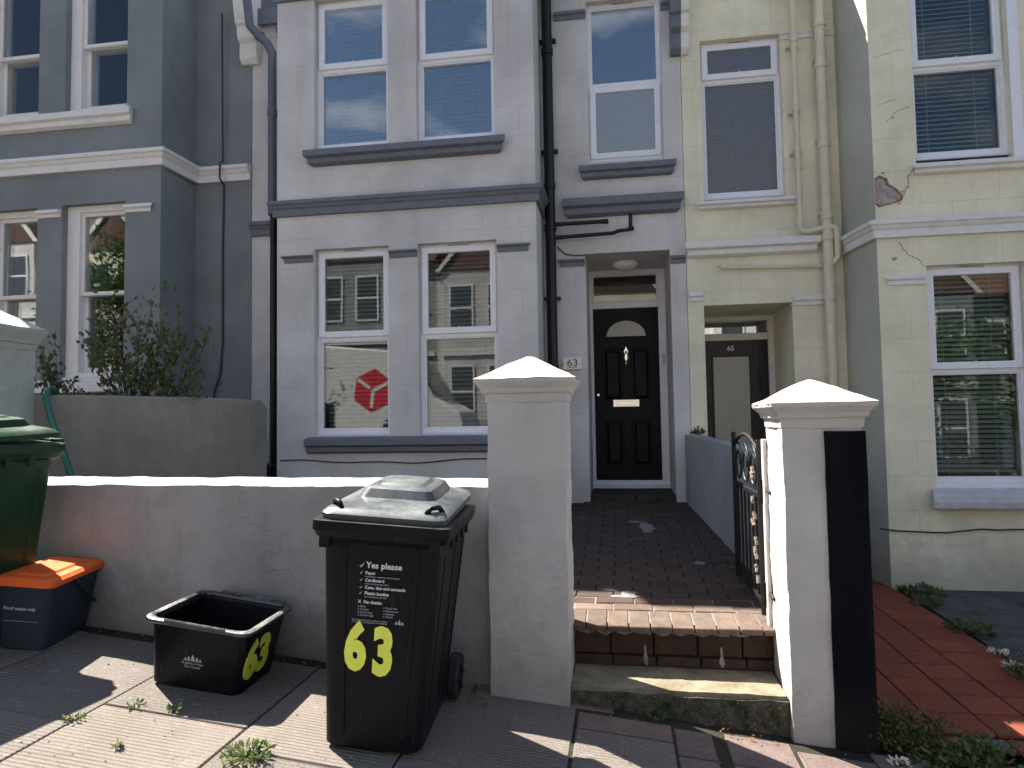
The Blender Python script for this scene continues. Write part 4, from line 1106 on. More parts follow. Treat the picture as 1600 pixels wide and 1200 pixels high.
# ================================================================== red tile path of 65
RZ = -.065
rt = MB(); rt.add([(1.06, 3.36, RZ-.02), (2.32, 3.36, RZ-.02), (2.42, 6.95, RZ-.02), (1.06, 6.95, RZ-.02)], [(0,1,2,3)])
rt = rt.build('path', 'joint_dark'); tag(rt, kind='structure')
random.seed(21)
tw = .232
for j in range(15):
    y = 3.62+tw*j
    if y > 6.85: break
    for i in range(5):
        x = 1.03+tw*i-.02
        o = brick(rt, tw-.008, tw-.012, .02, (x+.07, y, RZ+random.uniform(-.0015, .002)), (random.uniform(-.004, .004), random.uniform(-.004, .004), 0), 'red_tile', 'tile')
for j in range(22):
    y = 3.55+.155*j
    if y > 6.9: break
    brick(rt, .115, .150, .02, (2.175, y, RZ+random.uniform(-.001, .002)), (0, 0, 0), 'red_tile', 'tile')
for i in range(8):
    o = brick(rt, .150, .10, .02, (1.13+.156*i, 3.425, RZ-.006), (0, 0, 0), 'red_tile', 'tile')
    if i == 3: o.data = o.data.copy(); o.data.materials[0] = M['pink_sett']
tr_ = terrace('garden_soil', [(2.245, 3.36), (9, 3.36), (9, 6.95), (2.30, 6.95)], -.075, 'bed_concrete')

# ================================================================== plants
def leafy(name, mat, parent, spots, size, seed, curl=.3, kind=None, elong=1.6, up=.3):
    random.seed(seed); m = MB()
    for p, d in spots:
        p = Vector(p); d = Vector(d)
        if d.length < 1e-4: d = Vector((0, 0, 1))
        d.normalize(); d = (d+Vector((random.uniform(-.8, .8), random.uniform(-.8, .8), random.uniform(-.5, .8)+up))).normalized()
        s_ = d.cross(Vector((random.uniform(-1, 1), random.uniform(-1, 1), random.uniform(-1, 1)))).normalized()
        n_ = d.cross(s_); L_ = size*random.uniform(.6, 1.3)*elong; W_ = size*random.uniform(.6, 1.2)*.5
        a = p; b1 = p+d*L_*.45+s_*W_+n_*curl*W_; b2 = p+d*L_*.45-s_*W_+n_*curl*W_; c = p+d*L_-n_*curl*W_*.6; mid = p+d*L_*.5
        m.add([a, b1, c, b2, mid], [(0, 1, 4), (1, 2, 4), (2, 3, 4), (3, 0, 4)])
    o = m.build(name, mat, parent)
    if kind: o['kind'] = kind
    return o

def shrub(base, reach, nst, seed, name, label, cat, leafmats, leaf=.035, dens=9, group=None, upb=.6, twigr=.006):
    random.seed(seed)
    e = empty(name, base, label, cat, group)
    tw_ = MB(); spots = []
    for i in range(nst):
        a = random.uniform(0, 2*math.pi); el = random.uniform(.15, 1.3)
        d = Vector((math.cos(a)*math.cos(el)*reach[0], math.sin(a)*math.cos(el)*reach[1], math.sin(el)*reach[2]+.05))
        p = Vector(base)+Vector((random.uniform(-.06, .06), random.uniform(-.06, .06), 0)); pts = [p.copy()]
        L_ = random.uniform(.55, 1.0); steps = 7
        dr = d.copy()
        for k in range(steps):
            dr = dr+Vector((random.uniform(-.12, .12)*reach[0], random.uniform(-.12, .12)*reach[1], random.uniform(-.12, .12)*reach[2]))
            p = p+dr*L_/steps; pts.append(p.copy())
            if k > 1:
                for _ in range(dens):
                    spots.append((p+Vector([random.gauss(0, .035) for _ in range(3)]), dr))
                if random.random() < .8:
                    q = p+Vector((random.uniform(-1, 1)*reach[0], random.uniform(-1, 1)*reach[1], random.uniform(-.2, 1)*reach[2]))*.22
                    tw_.tube([p, (p+q)/2+Vector((0, 0, .01)), q], [twigr*.5, twigr*.4, twigr*.2], 4)
                    for t in (.4, .6, .8, 1.0): spots.append((p.lerp(q, t), q-p)); spots.append((p.lerp(q, t), q-p))
        tw_.tube(pts, [twigr*(1-.8*k/steps) for k in range(steps+1)], 5)
    tw_.build('stems', 'twig', e)
    n = len(leafmats); random.shuffle(spots)
    for i, lm_ in enumerate(leafmats): leafy('foliage', lm_, e, spots[i::n], leaf, seed+i, kind='stuff')
    return e
shrub((-4.02, 5.25, 1.42), (.88, .5, 1.10), 34, 5, 'shrub', 'straggly olive green shrub growing above the cement wall', 'shrub', ['leaf_olive', 'leaf_rust', 'leaf_green'], .030, 7)
shrub((-4.62, 5.1, 1.45), (.4, .3, .75), 8, 6, 'shrub', 'small trailing shrub in front of the white sash window of the blue grey house', 'shrub', ['leaf_olive', 'leaf_green'], .030, 5)

def weed(x, y, z, s_, seed, label, mats=('leaf_pale',), nleaf=40, leaf=.02, name='weed', cat='weed', group=None, flat=.5, stems=True):
    random.seed(seed); e = empty(name, (x, y, z), label, cat, group)
    spots = []; tw_ = MB()
    for i in range(nleaf):
        a = random.uniform(0, 6.28); r_ = s_*math.sqrt(random.random()); h = s_*flat*random.random()*(1.2-r_/s_)
        p = Vector((x+r_*math.cos(a), y+r_*math.sin(a), z+.004+h)); spots.append((p, Vector((math.cos(a), math.sin(a), .5))))
        if stems and i % 2 == 0: tw_.tube([(x, y, z), ((x+p.x)/2, (y+p.y)/2, z+h*.8), p], .0018, 4)
    if stems: tw_.build('stems', 'leaf_olive', e)
    for i, mt in enumerate(mats): leafy('foliage', mt, e, spots[i::len(mats)], leaf, seed+i, kind='stuff', elong=1.8)
    return e
weed(-1.36, 2.385, gz(-1.36), .085, 31, 'pale green weed growing between slabs, left of the foot of the wheelie bin', ('leaf_pale', 'leaf_pale', 'leaf_green'), 170, .015)
weed(-1.82, 2.31, gz(-1.82), .016, 32, 'single small weed in the sunlit slab left of the black box', ('leaf_pale',), 14, .016)
weed(-2.10, 2.43, gz(-2.10), .038, 33, 'small weed in the slab joint at the far left, at the shadow edge', ('leaf_pale', 'leaf_green'), 30, .011, flat=.25)
weed(-1.97, 2.60, gz(-1.97), .036, 34, 'thin weed on the sunlit slab just in front of the black box', ('leaf_pale', 'leaf_green'), 26, .011, flat=.3)
weed(-1.80, 2.615, gz(-1.80), .03, 35, 'tiny weed in the slab joint under the front corner of the black box', ('leaf_pale',), 16, .014)
weed(.14, 3.25, gz(.14), .03, 36, 'green weed at the foot of the concrete step', ('leaf_green',), 18, .018)
shrub((1.17, 3.34, -.09), (.15, .11, .17), 30, 41, 'shrub', 'rust tinged leafy plant at the foot of the black pillar', 'shrub', ['leaf_rust', 'leaf_green', 'leaf_olive'], .012, 12, twigr=.003)
shrub((1.42, 3.24, -.11), (.34, .08, .06), 20, 42, 'shrub', 'low dark creeping plant at the street end of the red tile path', 'shrub', ['leaf_green', 'leaf_olive'], .018, 8, twigr=.003)
weed(1.12, 3.16, gz(1.12), .035, 43, 'white flowers at the foot of the rust tinged plant', ('petal',), 26, .014, 'flower', 'flower', flat=.8)
for i, (x_, y_, lab) in enumerate(((2.27, 5.75, 'dark weed against the far edge of the red tile path, below the bay'), (2.28, 5.10, 'dark leafy clump halfway along the right edge of the red tile path'), (2.33, 4.25, 'spreading green weed at the right edge of the photo beside the red tiles'))):
    weed(x_, y_, -.07, (.10, .13, .22)[i], 50+i, lab, ('leaf_green', 'leaf_olive'), (70, 120, 320)[i], .026, flat=.7)
weed(2.40, 6.12, -.07, .16, 57, 'low weed on the ground just under the cream bay wall', ('leaf_green',), 80, .03, flat=.35)
weed(2.17, 4.35, -.055, .05, 60, 'small white flowers on the right edge of the red tile path', ('petal',), 36, .018, 'flower', 'flower', flat=.9)
weed(2.20, 4.60, -.055, .045, 61, 'white flower head just beyond the white flowers at the red path edge', ('petal',), 30, .018, 'flower', 'flower', flat=.9)
weed(.74, 7.0-.2, 1.225, .05, 62, 'little plant on top of the blue grey side wall by the cream pilaster', ('leaf_rust', 'leaf_green'), 60, .02, flat=1.2)
# fallen leaves by the pillar foot
lf = MB(); random.seed(77)
spots = [((random.uniform(-.80, -.62), random.uniform(3.10, 3.30), 0), (1, 0, 0)) for _ in range(34)]+[((random.uniform(-2.9, -1.3), random.uniform(3.24, 3.33), 0), (1, 0, 0)) for _ in range(40)]+[((random.uniform(-.2, .65), random.uniform(3.18, 3.27), 0), (1, 0, 0)) for _ in range(26)]
spots = [((p[0], p[1], gz(p[0])+.006+random.random()*.006), d) for p, d in spots]
o = leafy('fallen_leaves', 'leaf_fallen', None, spots, .012, 78, kind='stuff', up=-.4); o['label'] = 'brown fallen leaves gathered along the foot of the wall'
gr = MB(); random.seed(80)
spots = [(random.uniform(-3, 1.0), random.uniform(2.1, 3.2)) for _ in range(150)]
for x_, y_ in spots:
    r_ = random.uniform(.002, .005); z = gz(x_)+.001
    gr.add([(x_-r_, y_-r_, z), (x_+r_, y_-r_*.6, z), (x_+r_*.7, y_+r_, z), (x_-r_, y_+r_*.8, z), (x_, y_, z+r_*1.2)], [(0,1,4), (1,2,4), (2,3,4), (3,0,4)])
gr.build('grit', 'kerb_stone', None, kind='stuff')['label'] = 'grit and crumbs lying on the paving slabs'

# green hose over the left wall end
hp = [(-4.16, 4.62, 1.60), (-4.11, 4.50, 1.672), (-4.07, 4.41, 1.668), (-4.04, 4.365, 1.60), (-4.00, 4.36, 1.48), (-3.945, 4.37, 1.32), (-3.89, 4.39, 1.15), (-3.84, 4.41, .98), (-3.80, 4.43, .8)]
hs = set_smooth_angle(MB().tube(hp, .022, 10).build('garden_hose', 'hose_green', None), 60)
tag(hs, 'thick green hose hanging down behind the green bin beside the left pillar', 'hose')

# ================================================================== bins
def ground_quat(yaw, lean=1.0):
    return (Matrix.Rotation(-math.atan(GS)*lean, 4, 'Y') @ Matrix.Rotation(yaw, 4, 'Z')).to_quaternion()

def emblem(parent, x, y, z, s_, rotm=None):
    """small crest: three domes on a base with two lines of lettering"""
    m = MB()
    def dome(cx, w_, h): m.prism([(cx-w_/2, 0), (cx+w_/2, 0), (cx+w_*.55, h*.45), (cx+w_*.2, h*.8), (cx, h*1.15), (cx-w_*.2, h*.8), (cx-w_*.55, h*.45)], 'y', -.0012, 0)
    dome(0, .016*s_, .03*s_); dome(-.022*s_, .012*s_, .02*s_); dome(.022*s_, .012*s_, .02*s_); dome(-.04*s_, .008*s_, .012*s_); dome(.04*s_, .008*s_, .012*s_)
    m.prism([(-.05*s_, -.004*s_), (.05*s_, -.004*s_), (.05*s_, -.001*s_), (-.05*s_, -.001*s_)], 'y', -.0012, 0)
    o = m.build('emblem', 'print_grey', parent, local=True)
    mt = Matrix.Translation((x, y, z)) @ (rotm or Matrix.Identity(4))
    o.data.transform(mt)
    text_mesh('lettering', 'Brighton & Hove', .017*s_, 'print_grey', parent, mt @ facing((0, -.0005, -.022*s_)), .0, align='CENTER')
    text_mesh('lettering', 'City Council', .017*s_, 'print_grey', parent, mt @ facing((0, -.0005, -.04*s_)), .0, align='CENTER')

def wheelie(name, label, loc, rot, W, D, HB, mat, lidmat, wb, db, detail=True):
    """origin at the foot centre, front towards -y"""
    e = empty(name, loc, label, 'wheelie bin', rot=rot)
    m = MB(); rings = []
    for t in (0, .03, .12, .30, .5, .7, .88, .93):
        hx = (wb+(W-.06-wb)*t)/2; hy = (db+(D-.07-db)*t)/2; cy = (D-db)*.10*(1-t)
        if t == 0: hx -= .012; hy -= .012
        rings.append(rrect(0, cy, hx, hy, .045, HB*t if t > 0 else .012, 5))
    m.loft(rings)
    body = set_smooth_angle(m.build('body', mat, e, local=True), 30)
    def hxw(t): return (wb+(W-.06-wb)*t)/2
    def yf(t): return (D-db)*.10*(1-t)-(db+(D-.07-db)*t)/2
    # raised side ribs on the front and flank
    for sx in (-.62, .62):
        rb = MB(); rb.hexa([(sx*hxw(.08)-.012, yf(.08)-.004, HB*.08), (sx*hxw(.08)+.012, yf(.08)-.004, HB*.08), (sx*hxw(.08)+.012, yf(.08)+.02, HB*.08), (sx*hxw(.08)-.012, yf(.08)+.02, HB*.08),
                            (sx*hxw(.9)-.012, yf(.9)-.004, HB*.9), (sx*hxw(.9)+.012, yf(.9)-.004, HB*.9), (sx*hxw(.9)+.012, yf(.9)+.02, HB*.9), (sx*hxw(.9)-.012, yf(.9)+.02, HB*.9)])
        rb.build('rib', mat, body, bevel=.003, local=True)
    for sd in (-1, 1):
        for fy in (-.30, .05, .38):
            rb = MB(); a, b = .14, .86
            ya, yb = fy*db, fy*(D-.07)
            xa, xb = sd*hxw(a), sd*hxw(b)
            rb.hexa([(xa-.02, ya-.012, HB*a), (xa+.004*sd+(.0 if sd > 0 else 0), ya-.012, HB*a), (xa+.004*sd, ya+.012, HB*a), (xa-.02, ya+.012, HB*a),
                     (xb-.02, yb-.012, HB*b), (xb+.004*sd, yb-.012, HB*b), (xb+.004*sd, yb+.012, HB*b), (xb-.02, yb+.012, HB*b)])
            rb.build('rib', mat, body, bevel=.002, local=True)
    # rim collar
    m = MB(); m.loft([rrect(0, 0, W/2-.045, D/2-.04, .05, HB*.905, 5), rrect(0, 0, W/2-.012, D/2-.012, .035, HB*.93, 5), rrect(0, 0, W/2-.004, D/2-.004, .03, HB*.955, 5), rrect(0, 0, W/2, D/2, .03, HB*.96, 5), rrect(0, 0, W/2, D/2, .03, HB, 5), rrect(0, 0, W/2-.01, D/2-.01, .03, HB+.004, 5)])
    set_smooth_angle(m.build('rim', mat, e, local=True), 30)
    # teeth under the rim
    for sx in (-1, 1):
        MB().box(sx*W*.40-.02, sx*W*.40+.02, -D/2+.012, -D/2+.035, HB*.885, HB*.94).build('lifting_lug', mat, e, bevel=.003, local=True)
        for k in range(4): MB().box(sx*(W/2-.014)-.006, sx*(W/2-.014)+.006, -D*.3+k*D*.17, -D*.3+k*D*.17+.03, HB*.89, HB*.94).build('lifting_lug', mat, e, bevel=.003, local=True)
    # lid: lower apron, bevelled shelf, raised plateau; rises a little towards the hinge
    def tiltz(ring_, k=.05): return [(x, y, z+(y+D/2)*k) for x, y, z in ring_]
    m = MB(); h0 = HB+.012
    m.loft([tiltz(rrect(0, .0, W/2-.022, D/2-.02, .05, h0-.012, 6)), tiltz(rrect(0, .0, W/2-.02, D/2-.018, .05, h0+.012, 6)), tiltz(rrect(0, .0, W/2-.035, D/2-.033, .05, h0+.026, 6)),
            tiltz(rrect(0, .0, W/2-.06, D/2-.055, .05, h0+.034, 6)), tiltz(rrect(0, .05, W/2-.105, D/2-.16, .04, h0+.046, 6)),
            tiltz(rrect(0, .05, W/2-.125, D/2-.185, .035, h0+.078, 6)), tiltz(rrect(0, .05, W/2-.14, D/2-.20, .03, h0+.084, 6))])
    lid = set_smooth_angle(m.build('lid', lidmat, e, local=True), 25)
    m = MB(); m.loft([tiltz(rrect(0, .06, W/2-.165, D/2-.24, .03, h0+.0845, 5)), tiltz(rrect(0, .06, W/2-.18, D/2-.255, .03, h0+.094, 5))])
    set_smooth_angle(m.build('lid_panel', lidmat, lid, local=True), 25)
    for sx in (-1, 1):
        m = MB(); m.tube([(sx*(W/2-.10), -D/2+.05, h0+.030), (sx*(W/2-.085), -D/2+.06, h0+.052), (sx*(W/2-.06), -D/2+.09, h0+.054), (sx*(W/2-.05), -D/2+.115, h0+.034)], .010, 8)
        m.build('lid_handle', mat, lid, local=True, smooth=True)
    # hinge handle at the back
    m = MB(); m.tube([(-W*.36, D/2+.03, HB+.005), (W*.36, D/2+.03, HB+.005)], .013, 10)
    for sx in (-.36, -.12, .12, .36): m.box(sx*W-.014, sx*W+.014, D/2-.02, D/2+.03, HB-.03, HB+.02)
    m.build('handle', mat, e, local=True)
    # wheels
    for sx in (-1, 1):
        xw = sx*(W/2-.045); yw = D/2-.035; r_ = .10
        t_ = MB(); prof = [(-.022, .078), (-.024, .094), (-.014, .10), (.014, .10), (.024, .094), (.022, .078)]
        t_.loft([[(xw+a, yw+rr_*math.cos(2*math.pi*k/28), r_+rr_*math.sin(2*math.pi*k/28)) for k in range(28)] for a, rr_ in prof], True, True)
        wh_ = set_smooth_angle(t_.build('wheel', 'rubber', e, local=True), 30)
        m = MB(); m.tube([(xw-.027, yw, r_), (xw+.027, yw, r_)], .028, 14)
        for k in range(6):
            a = k*math.pi/3; m.tube([(xw+sx*.0245, yw, r_), (xw+sx*.0245, yw+.075*math.cos(a), r_+.075*math.sin(a))], .008, 5)
        m.build('hub', mat, wh_, local=True)
    m = MB(); m.tube([(-W/2+.06, D/2-.035, .10), (W/2-.06, D/2-.035, .10)], .012, 8); m.build('axle', 'iron', e, local=True)
    return e, body, yf, hxw

HB = .875
wb_, wbody, yf, hxw = wheelie('wheelie_bin', 'black wheelie bin with a yellow 63 on its front, before the grey wall', (-.969, 2.803, gz(-.969)), ground_quat(R(3.9), .75), .52, .72, HB, 'bin_black', 'bin_lid', .37, .55)
fs = math.atan2((yf(.9)-yf(.1)), HB*.8)      # slope of the front face
def on_front(x, t, lift=.0055):
    return Matrix.Translation((x, yf(t)-lift, HB*t)) @ Matrix.Rotation(-fs if False else fs*-1, 4, 'X') @ Matrix.Rotation(R(90), 4, 'X')
def ftext(body_, x, t, size, mat='print_white', bold=0., xs=1., nm='lettering'):
    return text_mesh(nm, body_, size, mat, wbody, on_front(x, t), bold, xs=xs)
ftext('6', -.118, .375, .238, 'yellow_sticker', .012, .68, 'number'); ftext('3', -.012, .362, .238, 'yellow_sticker', .012, .68, 'number')
def tick(x, t, s_):
    m = MB(); m.prism([(0, .35*s_), (.12*s_, .42*s_), (.3*s_, .2*s_), (.75*s_, .85*s_), (.85*s_, .8*s_), (.32*s_, 0)], 'z', 0, .0012)
    o = m.build('tick', 'print_white', wbody, local=True); o.data.transform(on_front(x, t))
ftext('Yes please', -.050, .808, .032, bold=.0006); tick(-.075, .808, .02)
for k, (a, b) in enumerate((('Paper', 'newspapers, magazines and envelopes'), ('Cardboard', 'boxes and greetings cards'), ('Cans, tins and aerosols', None), ('Plastic bottles', 'and rinsed pots and tubs'))):
    t = .780-.031*k-(.0 if k < 3 else -.006); ftext(a, -.052, t, .0165, bold=.0003); tick(-.072, t, .012)
    if b: ftext(b, -.052, t-.012, .0085, 'print_grey')
ftext('X  No thanks', -.075, .655, .0165, bold=.0003)
for k, s_ in enumerate(('Glass', 'Textiles', 'Food waste', 'Carrier bags')): ftext('x '+s_, -.075, .638-.0125*k, .0105, 'print_grey')
for k, s_ in enumerate(('Plastic film', 'Polystyrene', 'Nappies', 'Wood')): ftext('x '+s_, .022, .638-.0125*k, .0105, 'print_grey')
ftext('For more information visit our website', -.095, .580, .0085, 'print_grey'); ftext('or call the recycling team on weekdays', -.095, .571, .0085, 'print_grey')
def crest_front(x, t, s_):
    m = MB()
    for cx, w_, h in ((0, .016, .03), (-.02, .012, .02), (.02, .012, .02)):
        m.prism([((cx-w_/2)*s_, 0), ((cx+w_/2)*s_, 0), ((cx+w_*.55)*s_, h*.45*s_), (cx*s_, h*1.1*s_), ((cx-w_*.55)*s_, h*.45*s_)], 'z', 0, .0012)
    o = m.build('emblem', 'print_grey', wbody, local=True); o.data.transform(on_front(x, t))
crest_front(.085, .575, .6)

# green wheelie bin by the far left wall
wheelie('wheelie_bin', 'dark green wheelie bin half out of the frame on the left', (-3.22, 2.86, gz(-3.22)), ground_quat(R(-4), .9), .57, .72, .955, 'bin_green', 'bin_green', .44, .56)

# open black box
def open_box():
    # measured corners of the rim and the foot
    e = empty('recycling_box', (-1.864, 2.983, gz(-1.864)), 'open black recycling box with a yellow 63, on the paving by the wall', 'recycling box', rot=ground_quat(R(2.5), 1.4))
    W0, D0, W1, D1, Hh = .405, .34, .49, .475, .305
    m = MB(); n = 5
    outer = [rrect(0, 0, W0/2+(W1-.05-W0)/2*t, D0/2+(D1-.05-D0)/2*t, .04, Hh*t, n) for t in (0, .03, .5, .93)]
    outer[0] = rrect(0, 0, W0/2-.012, D0/2-.012, .035, .004, n)
    rim = [rrect(0, 0, W1/2-.012, D1/2-.012, .05, Hh*.93, n), rrect(0, 0, W1/2, D1/2, .055, Hh*.945, n), rrect(0, 0, W1/2, D1/2, .055, Hh*.985, n), rrect(0, 0, W1/2-.008, D1/2-.008, .05, Hh, n),
           rrect(0, 0, W1/2-.028, D1/2-.028, .045, Hh*.99, n)]
    inner = [rrect(0, 0, W0/2+(W1-.06-W0)/2*t-.006, D0/2+(D1-.06-D0)/2*t-.006, .035, Hh*t, n) for t in (.92, .45, .12, .06)]
    inner[-1] = rrect(0, 0, W0/2-.03, D0/2-.03, .03, .012, n)
    m.loft(outer+[rim[0]]+[rrect(0, 0, W1/2-.026, D1/2-.026, .045, Hh*.95, n)]+inner, True, True)
    b = set_smooth_angle(m.build('box_body', 'box_black', e, local=True), 28)
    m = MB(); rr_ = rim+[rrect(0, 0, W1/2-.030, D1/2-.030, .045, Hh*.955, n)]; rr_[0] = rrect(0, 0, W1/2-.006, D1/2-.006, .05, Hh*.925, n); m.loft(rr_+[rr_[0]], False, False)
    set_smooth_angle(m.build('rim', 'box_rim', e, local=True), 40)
    # second lip under the rim
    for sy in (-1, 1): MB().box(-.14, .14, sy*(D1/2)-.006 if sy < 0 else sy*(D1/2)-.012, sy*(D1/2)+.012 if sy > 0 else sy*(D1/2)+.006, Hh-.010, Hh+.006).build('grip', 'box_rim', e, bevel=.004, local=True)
    sx = lambda t: W0/2+(W1-.05-W0)/2*t
    k = math.atan2((W1-.05-W0)/2, Hh)
    mt = Matrix.Translation((sx(.24)+.0015, -.160, Hh*.24)) @ Matrix.Rotation(k, 4, 'Y') @ Matrix.Rotation(R(90), 4, 'Z') @ Matrix.Rotation(R(90), 4, 'X')
    text_mesh('number', '63', .215, 'yellow_sticker', b, mt, .011, xs=1.08)
    k2 = math.atan2((D1-.05-D0)/2, Hh); yfb = -(D0/2+(D1-.05-D0)/2*.42)-.0015
    emblem(b, -.01, yfb-.001, Hh*.45, .85, Matrix.Rotation(k2, 4, 'X'))
    return e
open_box()

# food caddy with orange lid
def caddy():
    e = empty('food_caddy', (-2.86, 3.11, gz(-2.86)), 'grey food waste caddy with an orange lid at the foot of the green bin', 'food caddy', rot=ground_quat(R(11.8)))
    W0, D0, W1, D1, Hh = .21, .37, .25, .44, .315
    m = MB(); m.loft([rrect(0, 0, W0/2-.01, D0/2-.01, .03, .004, 4)]+[rrect(0, 0, W0/2+(W1-W0)/2*t, D0/2+(D1-D0)/2*t, .03, Hh*t, 4) for t in (.03, .5, .95)]+[rrect(0, 0, W1/2+.008, D1/2+.008, .03, Hh*.955, 4), rrect(0, 0, W1/2+.008, D1/2+.008, .03, Hh, 4)])
    b = set_smooth_angle(m.build('body', 'caddy_grey', e, local=True), 28)
    m = MB(); m.loft([rrect(0, 0, W1/2+.016, D1/2+.016, .03, Hh-.004, 4), rrect(0, 0, W1/2+.018, D1/2+.018, .03, Hh+.020, 4), rrect(0, 0, W1/2-.0, D1/2-.0, .03, Hh+.034, 4), rrect(0, 0, W1/2-.04, D1/2-.04, .03, Hh+.036, 4), rrect(0, 0, W1/2-.05, D1/2-.05, .03, Hh+.045, 4), rrect(0, 0, W1/2-.06, D1/2-.06, .03, Hh+.045, 4)])
    set_smooth_angle(m.build('lid', 'caddy_orange', e, local=True), 28)
    # folded carrying handle
    m = MB(); m.tube([(W1/2+.012, -.02, Hh-.02), (W1/2+.014, .08, Hh-.10), (W1/2+.010, .17, Hh-.17)], .009, 6)
    m.build('handle', 'caddy_grey', e, local=True); MB().box(-.05, .05, D1/2+.01, D1/2+.03, Hh-.05, Hh+.03).build('lid_hinge', 'box_black', e, local=True)
    text_mesh('lettering', 'Food waste only', .022, 'print_grey', b, facing((-.085, -(D0/2+(D1-D0)/2*.62)-.003, Hh*.62)), .0006)
    m = MB(); m.prism([(-.08, Hh*.45), (.075, Hh*.45), (.075, Hh*.455), (-.08, Hh*.455)], 'y', -(D0/2+(D1-D0)/2*.5)-.004, -(D0/2+(D1-D0)/2*.5)-.002); m.build('printed_line', 'print_grey', b, local=True)
caddy()

# ================================================================== the other side of the street (seen in the window reflections)
def far_house(x0, wmat, label, seed, trim='trim_white'):
    g0 = gz(x0+2.3)
    e = empty('terraced_house', (x0+2.3, -10.5, g0), label, 'house', 'terraced houses across the street')
    def bx(m, a, b, c, d, z0, z1): m.box(x0+a, x0+b, -c, -d, g0+z0, g0+z1)
    m = MB(); bx(m, 0.003, 4.597, 17, 10.5, -1, 6.0); bx(m, .4, 3.0, 10.4999, 9.8, -1, 6.0)
    m.build('wall', wmat, e)
    m = MB(); m.prism([(-10.2, g0+5.99), (-13.75, g0+8.6), (-17.2, g0+5.99)], 'x', x0+.002, x0+4.598)
    m.prism([(x0+.25, g0+6.0), (x0+3.15, g0+6.0), (x0+1.7, g0+7.7)], 'y', -13, -9.75)
    m.build('roof', 'roof_tile', e)
    m = MB()
    m.prism([(x0+.15, g0+5.95), (x0+.32, g0+5.95), (x0+1.7, g0+7.58), (x0+3.08, g0+5.95), (x0+3.25, g0+5.95), (x0+1.7, g0+7.82)], 'y', -9.74, -9.68)
    m.build('bargeboard', trim, e)
    m = MB(); bx(m, .35, 3.05, 9.9, 9.74, 3.1, 3.3); bx(m, 3.2, 4.5, 10.52, 10.42, 2.7, 2.85); m.build('string_course', trim, e)
    for (a, b, z0, z1, yy) in ((.6, 1.45, 1.0, 2.8, 9.79), (1.9, 2.75, 1.0, 2.8, 9.79), (.6, 1.45, 3.9, 5.5, 9.79), (1.9, 2.75, 3.9, 5.5, 9.79), (3.5, 4.2, 3.6, 5.2, 10.49)):
        m = MB(); bx(m, a, b, yy, yy-.03, z0, z1)
        wn = m.build('window', 'upvc', e)
        for za, zb in ((z0+.07, (z0+z1)/2-.04), ((z0+z1)/2+.04, z1-.07)):
            m = MB(); bx(m, a+.07, b-.07, yy-.031, yy-.034, za, zb); m.build('pane', 'glass_obscure', wn)
    m = MB(); bx(m, 3.45, 4.3, 10.49, 10.45, .1, 2.5); m.build('front_door', 'gloss_black' if seed % 2 else 'pipe_slate', e)
    m = MB(); bx(m, 4.2, 4.9, 14.0, 13.4, 7.6, 9.6); ch = m.build('chimney', 'brick', e)
    m = MB()
    for k in range(3): m.tube([(x0+4.35+.2*k, -13.7, g0+9.6), (x0+4.35+.2*k, -13.7, g0+10.0)], .08, 10)
    m.build('chimney_pots', 'roof_tile', ch)
cols = ['stucco_grey', 'stucco_yellow', 'trim_white', 'path_wall_paint', 'stucco_yellow', 'trim_white', 'stucco_blue', 'stucco_yellow']
labs = ['grey house across the street, behind the front of the white van', 'yellow house across the street, far left of the row', 'white house across the street, behind the white van', 'blue grey house across the street, third from the left',
        'yellow house across the street, facing the grey house', 'white house across the street beyond the yellow one', 'dark blue house across the street, near the tree', 'yellow house across the street, far right of the row']
order = ['yellow gabled house across the street, behind the far left street tree', 'white gabled house across the street, second from the left', 'blue gabled house across the street, behind the van', 'grey gabled house across the street, right of the one behind the van',
         'yellow gabled house across the street facing the black front door', 'white gabled house across the street, behind the trees', 'dark blue gabled house across the street', 'yellow gabled house across the street, at the far right end of the row']
mats_far = ['stucco_yellow', 'trim_white', 'path_wall_paint', 'stucco_grey', 'stucco_yellow', 'trim_white', 'stucco_blue', 'stucco_yellow']
for i in range(8): far_house(-20.0+4.6*i, mats_far[i], order[i], i)
far_house(-24.6, 'stucco_grey', 'grey gabled house across the street, uphill of the first yellow one', 3)
far_house(-29.2, 'trim_white', 'white gabled house across the street, at the top of the row', 2)
# low wall in front of them
m = MB()
for i in range(16):
    a = -20+2.3*i; b = a+2.3 if i % 2 == 0 else a+1.4
    m.hexa([(a, -8.6, gz(a)-.3), (b, -8.6, gz(b)-.3), (b, -8.42, gz(b)-.3), (a, -8.42, gz(a)-.3), (a, -8.6, gz(a)+.9), (b, -8.6, gz(b)+.9), (b, -8.42, gz(b)+.9), (a, -8.42, gz(a)+.9)])
tag(m.build('garden_wall', 'stucco_wall'), 'low rendered garden walls in front of the houses across the street', 'wall')

